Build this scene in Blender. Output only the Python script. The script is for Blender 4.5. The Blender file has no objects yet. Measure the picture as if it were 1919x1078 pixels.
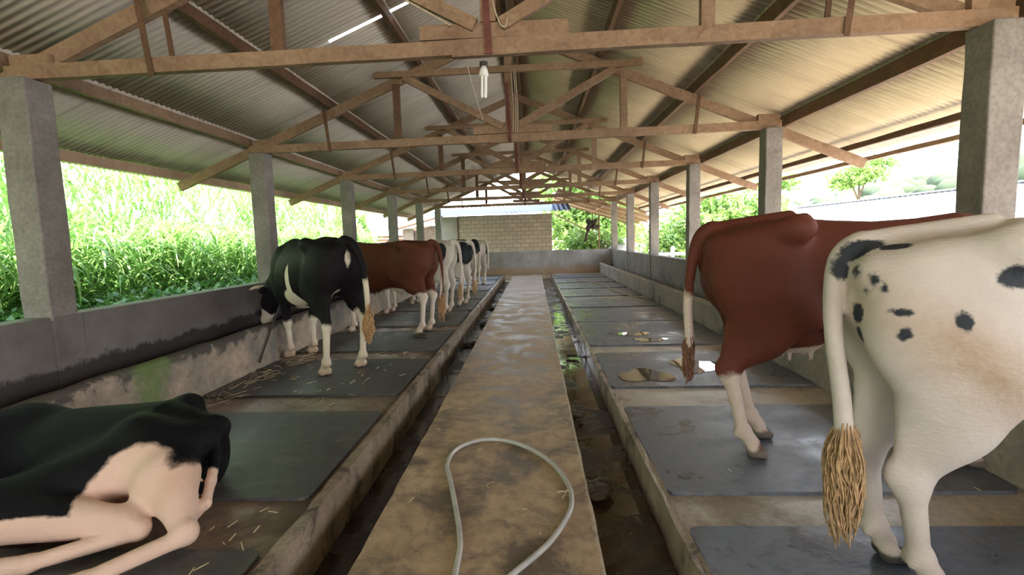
import bpy, math, random
import numpy as np
from mathutils import Vector, Matrix
random.seed(7); rng = np.random.default_rng(7)
PI = math.pi
SC = bpy.context.scene
COL = SC.collection

# ------------------------------------------------------------------ camera
EYE = 1.5
cd = bpy.data.cameras.new('camera'); cam = bpy.data.objects.new('camera', cd); COL.objects.link(cam)
cd.sensor_width = 36; cd.lens = 930 / 1919 * 36; cd.clip_start = .05; cd.clip_end = 800
_p, _y, _r = .0974, .0457, -.0286
_F = Vector((-math.sin(_y)*math.cos(_p), math.cos(_y)*math.cos(_p), -math.sin(_p)))
_r0 = Vector((math.cos(_y), math.sin(_y), 0)); _u0 = _r0.cross(_F)
_R = _r0*math.cos(_r) + _u0*math.sin(_r); _U = -_r0*math.sin(_r) + _u0*math.cos(_r)
cam.matrix_world = Matrix(((_R.x,_U.x,-_F.x,0),(_R.y,_U.y,-_F.y,0),(_R.z,_U.z,-_F.z,EYE),(0,0,0,1)))
SC.camera = cam
# ------------------------------------------------------------------ light and exposure
w = bpy.data.worlds.new('sky'); SC.world = w; w.use_nodes = True
nt = w.node_tree; nt.nodes.clear()
bg = nt.nodes.new('ShaderNodeBackground'); wo = nt.nodes.new('ShaderNodeOutputWorld')
gr = nt.nodes.new('ShaderNodeValToRGB'); tc = nt.nodes.new('ShaderNodeTexCoord'); sp = nt.nodes.new('ShaderNodeSeparateXYZ')
nt.links.new(tc.outputs['Generated'], sp.inputs[0]); nt.links.new(sp.outputs['Z'], gr.inputs[0])
gr.color_ramp.elements[0].position = .0; gr.color_ramp.elements[0].color = (1, .985, .95, 1)
gr.color_ramp.elements[1].position = .8; gr.color_ramp.elements[1].color = (.50, .68, .98, 1)
nt.links.new(gr.outputs[0], bg.inputs[0]); bg.inputs[1].default_value = 2.7
nt.links.new(bg.outputs[0], wo.inputs[0])
sd = bpy.data.lights.new('sun', 'SUN'); sun = bpy.data.objects.new('sun', sd); COL.objects.link(sun)
sd.energy = 13.0; sd.angle = math.radians(1.5); sd.color = (1, .94, .84)
sun.rotation_euler = Vector((-.30, .42, -1)).to_track_quat('-Z', 'Y').to_euler()
SC.view_settings.view_transform = 'Standard'; SC.view_settings.look = 'None'
SC.view_settings.exposure = 1.72; SC.view_settings.gamma = 1; SC.view_settings.use_curve_mapping = False
SC.cycles.use_denoising = True; SC.cycles.max_bounces = 10; SC.cycles.diffuse_bounces = 6

# ------------------------------------------------------------------ material helpers
class NT:
    def __init__(s, name):
        s.m = bpy.data.materials.new(name); s.m.use_nodes = True
        s.n = s.m.node_tree.nodes; s.l = s.m.node_tree.links
        s.b = s.n['Principled BSDF']; s.g = s.n.new('ShaderNodeNewGeometry')
        s.pos = s.g.outputs['Position']
        s.b.inputs['Specular IOR Level'].default_value = .3
    def put(s, sock, v):
        if isinstance(v, bpy.types.NodeSocket): s.l.new(v, sock)
        elif isinstance(v, (tuple, list)) and len(v) == 3 and sock.type == 'RGBA': sock.default_value = (*v, 1)
        else: sock.default_value = v
    def node(s, t, ins=None, **kw):
        n = s.n.new(t)
        for k, v in kw.items(): setattr(n, k, v)
        for k, v in (ins or {}).items(): s.put(n.inputs[k], v)
        return n
    def map(s, scale=(1,1,1), vec=None):
        return s.node('ShaderNodeMapping', {'Vector': vec or s.pos, 'Scale': scale}).outputs[0]
    def noise(s, scale, detail=4, rough=.6, vec=None, dist=0):
        return s.node('ShaderNodeTexNoise', {'Vector': vec or s.pos, 'Scale': scale, 'Detail': detail, 'Roughness': rough, 'Distortion': dist}).outputs[0]
    def ramp(s, fac, stops):
        n = s.node('ShaderNodeValToRGB', {'Fac': fac}); e = n.color_ramp.elements
        while len(e) < len(stops): e.new(.5)
        for q, (p, c) in zip(e, stops): q.position = p; q.color = (c, c, c, 1) if not isinstance(c, tuple) else (*c, 1)
        return n.outputs[0]
    def mix(s, f, a, b, mode='MIX'):
        n = s.node('ShaderNodeMix', data_type='RGBA', blend_type=mode)
        s.put(n.inputs[0], f); s.put(n.inputs[6], a); s.put(n.inputs[7], b); return n.outputs[2]
    def math(s, op, a, b=0.0):
        n = s.node('ShaderNodeMath', operation=op); s.put(n.inputs[0], a); s.put(n.inputs[1], b); return n.outputs[0]
    def attr(s, name): return s.node('ShaderNodeAttribute', attribute_name=name).outputs['Fac']
    def col(s, c): s.put(s.b.inputs['Base Color'], c); return s
    def rough(s, r): s.put(s.b.inputs['Roughness'], r); return s
    def bump(s, h, strength=.3, dist=.01):
        n = s.node('ShaderNodeBump', {'Height': h, 'Strength': strength, 'Distance': dist}); s.l.new(n.outputs[0], s.b.inputs['Normal']); return s

def m_plain(name, c, rough=.8, var=.25, scale=6, bump=.2, metal=0, spec=.3):
    t = NT(name); n = t.noise(scale, 5)
    t.col(t.mix(t.ramp(n, [(.3, 0.), (.7, 1.)]), tuple(x*(1-var) for x in c), tuple(min(1, x*(1+var)) for x in c))).rough(rough)
    t.b.inputs['Metallic'].default_value = metal; t.b.inputs['Specular IOR Level'].default_value = spec
    if bump: t.bump(t.noise(scale*8, 4), bump, .004)
    return t.m
def m_wood(name, a, b, rough=.75, axis=(1,1,1)):
    t = NT(name)
    oc = t.node('ShaderNodeTexCoord').outputs['Object']
    v = t.map((14,14,14)); g = t.noise(1.0, 5, .65, v, 1.2)
    big = t.noise(1.3, 4, .6)
    c = t.mix(t.ramp(g, [(.3, 0.), (.7, 1.)]), a, b)
    c = t.mix(t.ramp(big, [(.35, .45), (.65, 0.)]), c, tuple(x*.5 for x in a))
    t.col(c).rough(rough).bump(g, .25, .004)
    return t.m
def m_concrete(name, a, b, stain=None, rough=.8, scale=1.5, stain_lo=.5, wet=None):
    t = NT(name); n = t.noise(scale, 8, .68); f = t.noise(scale*14, 5, .6); s2 = t.noise(scale*.7, 6, .7, dist=.5)
    c = t.mix(t.ramp(n, [(.35, 0.), (.65, 1.)]), a, b)
    c = t.mix(t.ramp(f, [(.35, .35), (.6, 0.)]), c, tuple(x*.45 for x in a))
    if stain: c = t.mix(t.ramp(s2, [(stain_lo, 0.), (stain_lo+.1, .85)]), c, stain)
    t.col(c)
    if wet is not None: t.rough(t.ramp(s2, [(.42, wet), (.6, rough)]))
    else: t.rough(rough)
    t.bump(t.math('ADD', f, t.math('MULTIPLY', n, 2.0)), .35, .008)
    return t.m

WOOD = m_wood('sawn_timber', (.235,.135,.08), (.40,.265,.17))
WOODD = m_wood('dark_timber', (.10,.052,.03), (.20,.105,.058))
WOODP = m_wood('shaded_timber', (.12,.065,.04), (.23,.135,.08))  # right purlins: shade of their inner faces put into the timber colour
WOODR = m_plain('rusty_strap', (.15,.05,.038), .7, .4, 12)
CONC = m_concrete('parapet_concrete', (.17,.15,.135), (.29,.265,.245), (.10,.085,.075), stain_lo=.56)
COLM = m_concrete('column_concrete', (.185,.163,.145), (.30,.268,.242), (.15,.125,.11), scale=2.2, stain_lo=.60)
MANG = m_concrete('manger_plaster', (.24,.21,.185), (.42,.34,.28), (.08,.07,.062), scale=1.6, stain_lo=.55)
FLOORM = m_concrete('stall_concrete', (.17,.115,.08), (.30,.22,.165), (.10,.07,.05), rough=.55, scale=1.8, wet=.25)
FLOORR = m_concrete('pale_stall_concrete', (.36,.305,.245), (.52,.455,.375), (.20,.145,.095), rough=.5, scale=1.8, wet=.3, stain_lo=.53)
KERB = m_concrete('kerb_concrete', (.20,.145,.10), (.36,.285,.215), (.05,.036,.026), rough=.5, scale=3.5, stain_lo=.5, wet=.3)

def m_manger_left():
    t = NT('manger_wall_plaster'); n = t.noise(1.2, 8, .68); f = t.noise(20, 5)
    sep = t.node('ShaderNodeSeparateXYZ', {'Vector': t.pos}).outputs
    c = t.mix(t.ramp(n, [(.38, 0.), (.62, 1.)]), (.20,.185,.16), (.50,.38,.29))
    # black mould band near the rim, patchy
    z = t.math('ADD', sep[2], t.math('MULTIPLY', t.math('SUBTRACT', t.noise(5, 7, .7), .5), .55))
    c = t.mix(t.ramp(z, [(.40, 0.), (.46, .9)]), c, (.05,.048,.042))
    # green algae patch
    dy = t.math('ABSOLUTE', t.math('SUBTRACT', t.math('ADD', sep[1], t.math('MULTIPLY', t.noise(3, 5), .9)), 4.58))
    ga = t.ramp(dy, [(.10, .85), (.26, 0.)])
    c = t.mix(ga, c, (.15,.22,.065))
    c = t.mix(t.ramp(f, [(.35, .3), (.6, 0.)]), c, (.1,.08,.07))
    t.col(c).rough(.75).bump(f, .4, .008); return t.m
MANGL = m_manger_left()
def m_parapet_left():
    t = NT('parapet_stained_concrete'); n = t.noise(1.4, 8, .68); f = t.noise(22, 5)
    sep = t.node('ShaderNodeSeparateXYZ', {'Vector': t.pos}).outputs
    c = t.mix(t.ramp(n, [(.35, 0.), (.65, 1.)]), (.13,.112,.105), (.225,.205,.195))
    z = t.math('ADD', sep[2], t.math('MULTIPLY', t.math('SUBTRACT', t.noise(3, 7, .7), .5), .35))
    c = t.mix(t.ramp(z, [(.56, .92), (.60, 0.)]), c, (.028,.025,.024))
    t.col(c).rough(.7).bump(f, .4, .008); return t.m
PARL = m_parapet_left()
def m_walk():
    t = NT('walkway_concrete'); n = t.noise(.9, 8, .7); f = t.noise(9, 6, .65); m = t.noise(2.6, 7, .7, dist=.4)
    v = t.map((1, .22, 1)); st = t.noise(14, 4, .6, v)
    c = t.mix(t.ramp(n, [(.35, 0.), (.65, 1.)]), (.35,.24,.15), (.50,.37,.24))
    c = t.mix(t.ramp(m, [(.40, .85), (.54, 0.)]), c, (.105,.082,.066))
    c = t.mix(t.ramp(f, [(.35, .4), (.55, 0.)]), c, (.11,.08,.055))
    c = t.mix(t.ramp(st, [(.6, 0.), (.75, .25)]), c, (.45,.36,.26))
    sx = t.node('ShaderNodeSeparateXYZ', {'Vector': t.pos}).outputs[0]
    c = t.mix(t.ramp(t.math('ADD', sx, t.math('MULTIPLY', t.noise(17, 5, .7), .07)), [(.305, 0.), (.32, .8)]), c, (.50,.42,.34))
    vo = t.node('ShaderNodeTexVoronoi', {'Vector': t.map((1.1,.42,1)), 'Scale': 1.0, 'Randomness': 1.0}, feature='DISTANCE_TO_EDGE').outputs[0]
    t.col(c).rough(t.ramp(m, [(.4, .38), (.62, .7)])).bump(t.math('ADD', f, m), .3, .006); return t.m
WALK = m_walk()
def m_mat(name, a, b, green=0.):
    t = NT(name); n = t.noise(1.6, 7, .68, dist=.4); f = t.noise(16, 5, .6); s = t.noise(3.2, 7, .72, vec=t.map((.8,1.7,1)))
    c = t.mix(t.ramp(n, [(.35, 0.), (.65, 1.)]), a, b)
    c = t.mix(t.ramp(s, [(.54, 0.), (.72, .55)]), c, (.20,.165,.125))
    if green: c = t.mix(t.ramp(t.noise(2.3, 6, .7), [(.5, 0.), (.66, green)]), c, (.075,.10,.035))
    c = t.mix(t.ramp(f, [(.3, .5), (.5, 0.)]), c, (.02,.02,.02))
    t.col(c).rough(t.ramp(n, [(.38, .42 if green else .24), (.66, .6)])).bump(t.math('ADD', f, t.math('MULTIPLY', s, 1.5)), .25, .005)
    t.b.inputs['Specular IOR Level'].default_value = .5; return t.m
MATL = m_mat('worn_rubber', (.042,.040,.040), (.088,.084,.082), .08)
MATR = m_mat('wet_rubber_sky_sheen', (.066,.075,.096), (.148,.162,.194))  # wet rubber with a blue sky sheen put into the base colour
def m_roof(name, a, b):
    t = NT(name); sep = t.node('ShaderNodeSeparateXYZ', {'Vector': t.pos}).outputs
    yy = t.math('FLOOR', t.math('DIVIDE', sep[1], .82))
    xx = t.math('FLOOR', t.math('DIVIDE', sep[0], 1.25))
    cb = t.node('ShaderNodeCombineXYZ', {'X': xx, 'Y': yy}).outputs[0]
    wn = t.node('ShaderNodeTexWhiteNoise', {'Vector': cb}, noise_dimensions='2D').outputs[0]
    st = t.noise(1.0, 6, .7, t.map((.9, 9, 1))); n = t.noise(1.1, 7, .7)
    c = t.mix(wn, a, b)
    c = t.mix(t.ramp(st, [(.36, .35), (.5, 0.)]), c, tuple(x*.62 for x in a))
    c = t.mix(t.ramp(n, [(.35, .35), (.55, 0.)]), c, tuple(x*.7 for x in a))
    fr = t.math('FRACT', t.math('DIVIDE', sep[1], .82))
    c = t.mix(t.ramp(fr, [(.0, .55), (.045, 0.)]), c, tuple(x*.4 for x in a))
    c = t.mix(t.ramp(t.noise(60, 2), [(.70, 0.), (.78, .5)]), c, (.08,.06,.05))
    t.col(c).rough(.65); t.b.inputs['Metallic'].default_value = 0.0; return t.m
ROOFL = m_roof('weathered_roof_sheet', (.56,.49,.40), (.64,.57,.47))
ROOFR = m_roof('bounce_tinted_roof_sheet', (.58,.50,.385), (.68,.59,.46))  # warmer copy of the left sheet, outside bounce light put into the colour
ROPEM = m_plain('rope_fibre', (.50,.40,.29), .9, .2, 60)
HOSEM = m_plain('hose_plastic', (.42,.40,.37), .35, .18, 9, .05, spec=.5)
IRON = m_plain('dark_iron', (.06,.045,.04), .6, .3, 20)
DUNG = m_plain('dung', (.055,.036,.02), .45, .5, 18, .8, spec=.5)
STRAW = m_plain('straw', (.55,.45,.27), .8, .25, 30, 0)
WHITEP = m_plain('white_plastic', (.80,.77,.75), .35, .03, 20, 0, spec=.5)
def m_water(name, c, rough=.05, bumpy=.08, mud=None):
    t = NT(name); n = t.noise(2.4, 6, .65, dist=.5)
    cc = c
    if mud:
        f = t.ramp(n, [(.50, 0.), (.56, 1.)])
        cc = t.mix(f, c, mud); t.rough(t.ramp(n, [(.50, rough), (.57, .6)]))
    else: t.rough(rough)
    t.col(cc).bump(t.noise(7, 3), bumpy, .01); t.b.inputs['Specular IOR Level'].default_value = .8
    t.b.inputs['IOR'].default_value = 1.4; return t.m
GUTL = m_water('foul_water', (.022,.014,.008), .12, .15, (.03,.02,.013))
GUTR = m_water('gutter_water', (.05,.03,.016), .06, .1, (.05,.034,.022))
PUD = m_water('puddle_water', (.07,.06,.045), .02, .02)
TIN = m_plain('blue_grey_tin', (.035,.048,.072), .7, .25, 3, .1, spec=.2)
BEIGE = m_plain('grey_render', (.36,.32,.28), .9, .12, 1.5)
RUSTTIN = m_plain('rusty_tin', (.20,.11,.06), .6, .35, 3)
SLIVER = m_plain('pale_tin', (.13,.15,.17), .5, .12, 3)
WHITEROOF = m_plain('pale_roof_sheet', (.46,.47,.48), .5, .05, .5, .05)
def m_block():
    t = NT('concrete_block'); sep = t.node('ShaderNodeSeparateXYZ', {'Vector': t.pos}).outputs
    cb = t.node('ShaderNodeCombineXYZ', {'X': sep[0], 'Y': sep[2]}).outputs[0]
    br = t.node('ShaderNodeTexBrick', {'Vector': cb, 'Color1': (.55,.44,.35), 'Color2': (.44,.35,.27), 'Mortar': (.25,.20,.165), 'Scale': 1.0, 'Mortar Size': .013, 'Brick Width': .38, 'Row Height': .185, 'Bias': -.1})
    t.col(t.mix(t.ramp(t.noise(2, 6), [(.4, .4), (.6, 0.)]), br.outputs[0], (.34,.29,.22))).rough(.9).bump(br.outputs['Fac'], -.5, .02); return t.m
BLOCK = m_block()
def m_leaf(name, a, b, trans=.35):
    t = NT(name); oi = t.noise(2.2, 3, .6)
    f = t.noise(13, 2)
    c = t.mix(t.ramp(f, [(.35, 0.), (.65, 1.)]), a, b)
    t.col(c).rough(.42); t.b.inputs['Specular IOR Level'].default_value = .5
    tr = t.node('ShaderNodeBsdfTranslucent'); t.put(tr.inputs[0], c)
    mx = t.node('ShaderNodeMixShader', {0: trans}); t.l.new(t.b.outputs[0], mx.inputs[1]); t.l.new(tr.outputs[0], mx.inputs[2])
    t.l.new(mx.outputs[0], t.n['Material Output'].inputs[0]); return t.m
GRASS = m_leaf('grass_blade', (.15,.31,.06), (.42,.61,.22))
WEED = m_leaf('weed_leaf', (.055,.15,.03), (.17,.33,.07))
TREEL = m_leaf('tree_leaf', (.10,.22,.045), (.30,.44,.12))
BANKM = m_plain('grassy_bank', (.09,.16,.035), .95, .5, 3)
HILLM = m_plain('hazy_hillside', (.055,.075,.042), .95, .35, .18, 0)
BARK = m_plain('bark', (.14,.10,.07), .9, .3, 20, .5)
GROUND = m_plain('bare_earth', (.50,.43,.31), .95, .3, .8)

# ------------------------------------------------------------------ mesh helpers
def link(o, parent=None):
    COL.objects.link(o)
    if parent is not None: o.parent = parent
    return o
def tag(o, label=None, cat=None, group=None, kind=None):
    if label: o['label'] = label
    if cat: o['category'] = cat
    if group: o['group'] = group
    if kind: o['kind'] = kind
    return o
def empty(name, loc=(0,0,0), rz=0):
    o = bpy.data.objects.new(name, None); o.empty_display_size = .1; o.location = loc; o.rotation_euler = (0,0,rz)
    return link(o)
class MB:
    def __init__(s): s.v = []; s.f = []
    def add(s, v, f):
        n = len(s.v); s.v += [tuple(p) for p in v]; s.f += [tuple(i+n for i in q) for q in f]; return s
    def box(s, x0, x1, y0, y1, z0, z1):
        return s.add([(x0,y0,z0),(x1,y0,z0),(x1,y1,z0),(x0,y1,z0),(x0,y0,z1),(x1,y0,z1),(x1,y1,z1),(x0,y1,z1)],
            [(0,3,2,1),(4,5,6,7),(0,1,5,4),(1,2,6,5),(2,3,7,6),(3,0,4,7)])
    def bar(s, a, b, wd, dp, up=(0,0,1), jit=0):
        a, b = Vector(a), Vector(b); d = (b-a).normalized(); u = Vector(up); sd = d.cross(u).normalized(); u = sd.cross(d)
        n = max(1, int((b-a).length/.35)) if jit else 1; v = []; f = []
        for i in range(n+1):
            c = a.lerp(b, i/n)
            for sx, sz in ((-1,-1),(1,-1),(1,1),(-1,1)):
                q = c + sd*(sx*wd/2) + u*(sz*dp/2)
                if jit: q = q + Vector((random.uniform(-jit,jit), random.uniform(-jit,jit), random.uniform(-jit,jit)))
                v.append(q)
        for i in range(n):
            k = 4*i
            for j in range(4): f.append((k+j, k+(j+1)%4, k+4+(j+1)%4, k+4+j))
        f += [(3,2,1,0), tuple(4*n+j for j in range(4))]
        return s.add(v, f)
    def tube(s, pts, r, n=8, cap=True):
        pts = [Vector(p) for p in pts]; rs = r if isinstance(r, (list, tuple)) else [r]*len(pts)
        t = (pts[1]-pts[0]).normalized(); u = t.orthogonal().normalized(); v = []; f = []
        for i, p in enumerate(pts):
            t2 = (pts[min(i+1,len(pts)-1)] - pts[max(i-1,0)]).normalized()
            u = (u - t2*u.dot(t2)).normalized(); w_ = t2.cross(u)
            for j in range(n):
                a = 2*PI*j/n; v.append(p + (u*math.cos(a) + w_*math.sin(a))*rs[i])
        for i in range(len(pts)-1):
            for j in range(n): f.append((i*n+j, i*n+(j+1)%n, (i+1)*n+(j+1)%n, (i+1)*n+j))
        if cap: f += [tuple(range(n-1,-1,-1)), tuple((len(pts)-1)*n+j for j in range(n))]
        return s.add(v, f)
    def prism(s, prof, y0, y1):          # profile in x,z extruded along y
        n = len(prof)
        v = [(x,y0,z) for x,z in prof] + [(x,y1,z) for x,z in prof]
        return s.add(v, [tuple(range(n)), tuple(range(2*n-1,n-1,-1))] + [(i, i+n, (i+1)%n+n, (i+1)%n) for i in range(n)])
    def blob(s, c, r, n=10, m=7, jit=0):
        v = [(c[0],c[1],c[2]-r[2])]; f = []
        for i in range(1, m):
            t = -PI/2 + PI*i/m
            for j in range(n):
                k = 1+random.uniform(-jit,jit); a = 2*PI*j/n
                v.append((c[0]+r[0]*k*math.cos(t)*math.cos(a), c[1]+r[1]*k*math.cos(t)*math.sin(a), c[2]+r[2]*k*math.sin(t)))
        v.append((c[0],c[1],c[2]+r[2])); L = len(v)-1
        for j in range(n):
            f.append((0, 1+(j+1)%n, 1+j)); f.append((L, L-n+j, L-n+(j+1)%n))
            for i in range(m-2): a = 1+i*n; f.append((a+j, a+(j+1)%n, a+n+(j+1)%n, a+n+j))
        return s.add(v, f)
    def build(s, name, mat, parent=None, smooth=False, bevel=0):
        me = bpy.data.meshes.new(name); me.from_pydata(s.v, [], s.f); me.materials.append(mat)
        if smooth: me.polygons.foreach_set('use_smooth', [True]*len(me.polygons))
        me.update(); o = bpy.data.objects.new(name, me); link(o, parent)
        if bevel:
            b = o.modifiers.new('bevel', 'BEVEL'); b.width = bevel; b.segments = 2; b.limit_method = 'ANGLE'
        return o
def bez(pts, n=8):
    pts = [Vector(p) for p in pts]; out = []
    P = [pts[0]*2-pts[1]] + pts + [pts[-1]*2-pts[-2]]
    for i in range(1, len(P)-2):
        for k in range(n):
            t = k/n; a, b, c, d = P[i-1:i+3]
            out.append(.5*((2*b)+(c-a)*t+(2*a-5*b+4*c-d)*t*t+(3*b-a-3*c+d)*t*t*t))
    out.append(pts[-1]); return out
def place(parent, loc):   # shift meshes so that the Empty stands at the thing's base
    return parent

ORD = ['nearest', 'second', 'third', 'fourth', 'fifth', 'sixth', 'seventh', 'eighth', 'ninth', 'tenth', 'eleventh']
# ------------------------------------------------------------------ dimensions
Y1, DY, NR = 3.90, 3.40, 6
XL, XR, XC, SL = -3.98, 3.36, -.30, .41
YE = 21.0                                  # far wall
YB = -11.0                                  # building carries on behind the camera
WX0, WX1 = -.88, .29                       # walkway edges
def rz_bot(x): return 4.40 - SL*abs(x-XC)  # underside of rafters
def tie_z(x): return 2.90 + .012*x         # underside of tie beams: a little out of level

# ------------------------------------------------------------------ floor, gutters, kerbs, walls
def rough_slab(name, x0, x1, y0, y1, z0, z1, mat, nx, ny, amp_e=.0, amp_z=.003, kind='structure'):
    mb = MB(); v = []; f = []
    xs = np.linspace(x0, x1, nx); ys = np.linspace(y0, y1, ny)
    for j, y in enumerate(ys):
        el = random.uniform(-amp_e, amp_e); er = random.uniform(-amp_e, amp_e)
        if name == 'floor_walkway' and abs(y-3.93) < .05: er -= .045; el += .03
        for i, x in enumerate(xs):
            xx = x + (el if i == 0 else er if i == nx-1 else 0)
            v.append((xx, y, z1 + random.uniform(-amp_z, amp_z)))
        v.append((x1+er, y, z0)); v.append((x0+el, y, z0))
    s = nx+2
    for j in range(ny-1):
        for i in range(nx+2): a = j*s+i; b = j*s+(i+1)%s; f.append((a, b, b+s, a+s))
    f.append(tuple(range(s-1,-1,-1))); f.append(tuple((ny-1)*s+i for i in range(s)))
    mb.add(v, f); return tag(mb.build(name, mat), kind=kind)
rough_slab('floor_walkway', WX0, WX1, YB, YE, -.35, 0, WALK, 5, 240, .004, .0015)
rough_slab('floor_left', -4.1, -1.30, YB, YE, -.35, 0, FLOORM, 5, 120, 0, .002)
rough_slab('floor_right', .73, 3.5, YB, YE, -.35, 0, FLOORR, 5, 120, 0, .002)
tag(MB().box(-1.3, -.8, YB, YE, -.42, -.35).build('floor_gutter_left', KERB), kind='structure')
tag(MB().box(.2, .72, YB, YE, -.42, -.35).build('floor_gutter_right', KERB), kind='structure')
rough_slab('trim_1', -1.31, -1.245, YB, YE, -.36, .03, KERB, 3, 300, .006, .004)
rough_slab('trim_2', .69, .735, YB, YE, -.36, .026, KERB, 3, 300, .006, .003)
def sheet(name, x0, x1, y0, y1, z, mat, label, cat):
    return tag(MB().box(x0, x1, y0, y1, z-.02, z).build(name, mat), label, cat)
sheet('gutter_water', -1.24, -.89, YB, YE-.2, -.29, GUTL, 'dark foul water standing in the left gutter beside the walkway', 'water')
sheet('gutter_water', .30, .685, YB, YE-.2, -.20, GUTR, 'brown reflecting water in the right gutter beside the walkway', 'water')
# parapets
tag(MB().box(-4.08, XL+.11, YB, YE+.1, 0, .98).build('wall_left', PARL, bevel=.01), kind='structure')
tag(MB().box(XR-.11, XR+.1, YB, YE+.1, 0, .95).build('wall_right', CONC, bevel=.01), kind='structure')
def m_far():
    t = NT('far_wall_render'); sep = t.node('ShaderNodeSeparateXYZ', {'Vector': t.pos}).outputs
    n = t.noise(1.1, 7, .68)
    c = t.mix(t.ramp(n, [(.35, 0.), (.65, 1.)]), (.20,.185,.175), (.36,.35,.345))
    z = t.math('ADD', sep[2], t.math('MULTIPLY', n, .5))
    c = t.mix(t.ramp(z, [(.40, .8), (.62, 0.)]), c, (.32,.20,.11))
    t.col(c).rough(.3).bump(t.noise(12, 4), .2, .005); return t.m
tag(MB().box(-4.08, XR+.1, YE, YE+.16, 0, .98).build('wall_far', m_far(), bevel=.01), kind='structure')
# mangers: inner walls with rounded rim and the raised trough bed
def rim(x0, x1, h, n=6):
    r = (x1-x0)/2; c = (x0+x1)/2
    return [(x0,0),(x1,0)] + [(c+r*math.cos(a), h-r*.7+r*.7*math.sin(a)) for a in [PI*i/n for i in range(n+1)]]
def manger(name, x0, x1, h, mat):
    pr = rim(x0, x1, h); mb = MB(); n = len(pr); ys = np.linspace(YB, YE, 150); v = []; f = []
    for y in ys:
        dz = random.uniform(-.008,.008); dx = random.uniform(-.006,.006)
        v += [(x+dx if z > .05 else x, y, z+dz if z > .05 else z) for x, z in pr]
    for j in range(len(ys)-1):
        for i in range(n): a = j*n+i; b = j*n+(i+1)%n; f.append((a, a+n, b+n, b))
    f += [tuple(range(n)), tuple((len(ys)-1)*n+i for i in range(n-1,-1,-1))]
    return tag(mb.add(v, f).build(name, mat, smooth=False), kind='structure')
manger('wall_manger_left', -3.50, -3.37, .515, MANGL)
manger('wall_manger_right', 2.72, 2.86, .42, MANG)
tag(MB().box(-3.88, -3.49, YB, YE, 0, .16).build('floor_trough_left', DUNG), kind='structure')
tag(MB().box(2.85, 3.26, YB, YE, 0, .14).build('floor_trough_right', CONC), kind='structure')
# mortar joints standing proud on the parapets beside every column
for k in range(NR):
    y = Y1 + k*DY
    tag(MB().box(XL+.105, XL+.125, y-.125, y+.125, .12, .98).build('trim_3', PARL, bevel=.004), kind='structure')
    tag(MB().box(XR-.128, XR-.105, y-.12, y+.12, .12, .95).build('trim_4', CONC, bevel=.004), kind='structure')

# ground outside
tag(MB().box(-60, 120, -40, 160, -.9, -.42).build('ground', GROUND), kind='structure')

# ------------------------------------------------------------------ columns
def column(x, y, ztop, k, side):
    t = empty('concrete_column', (x, y, .95))
    a = .115 if k else .12; n = 9; v = []; f = []
    for i in range(n):
        z = ztop*i/(n-1)-.95 + (.95-.95)
        z = -.0 + (ztop-.95)*i/(n-1)
        for sx, sy in ((-1,-1),(1,-1),(1,1),(-1,1)): v.append((sx*(a+random.uniform(-.004,.004)), sy*(a+random.uniform(-.004,.004)), z))
    for i in range(n-1):
        for j in range(4): f.append((4*i+j, 4*i+(j+1)%4, 4*i+4+(j+1)%4, 4*i+4+j))
    f += [(3,2,1,0), tuple(4*(n-1)+j for j in range(4))]
    MB().add(v, f).build('shaft', COLM, t, bevel=.012)
    where = 'left' if side < 0 else 'right'
    extra = {5: ' at the far end wall'}.get(k, '')
    return tag(t, f'square concrete column, {ORD[k]} from the front on the {where} parapet{extra}', 'column', f'concrete columns on the {where} parapet')
for k in range(NR):
    column(XL, Y1+k*DY-.02, tie_z(XL)-.005, k, -1)
    column(XR, Y1+k*DY-.02, tie_z(XR)-.005, k, 1)

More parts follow.
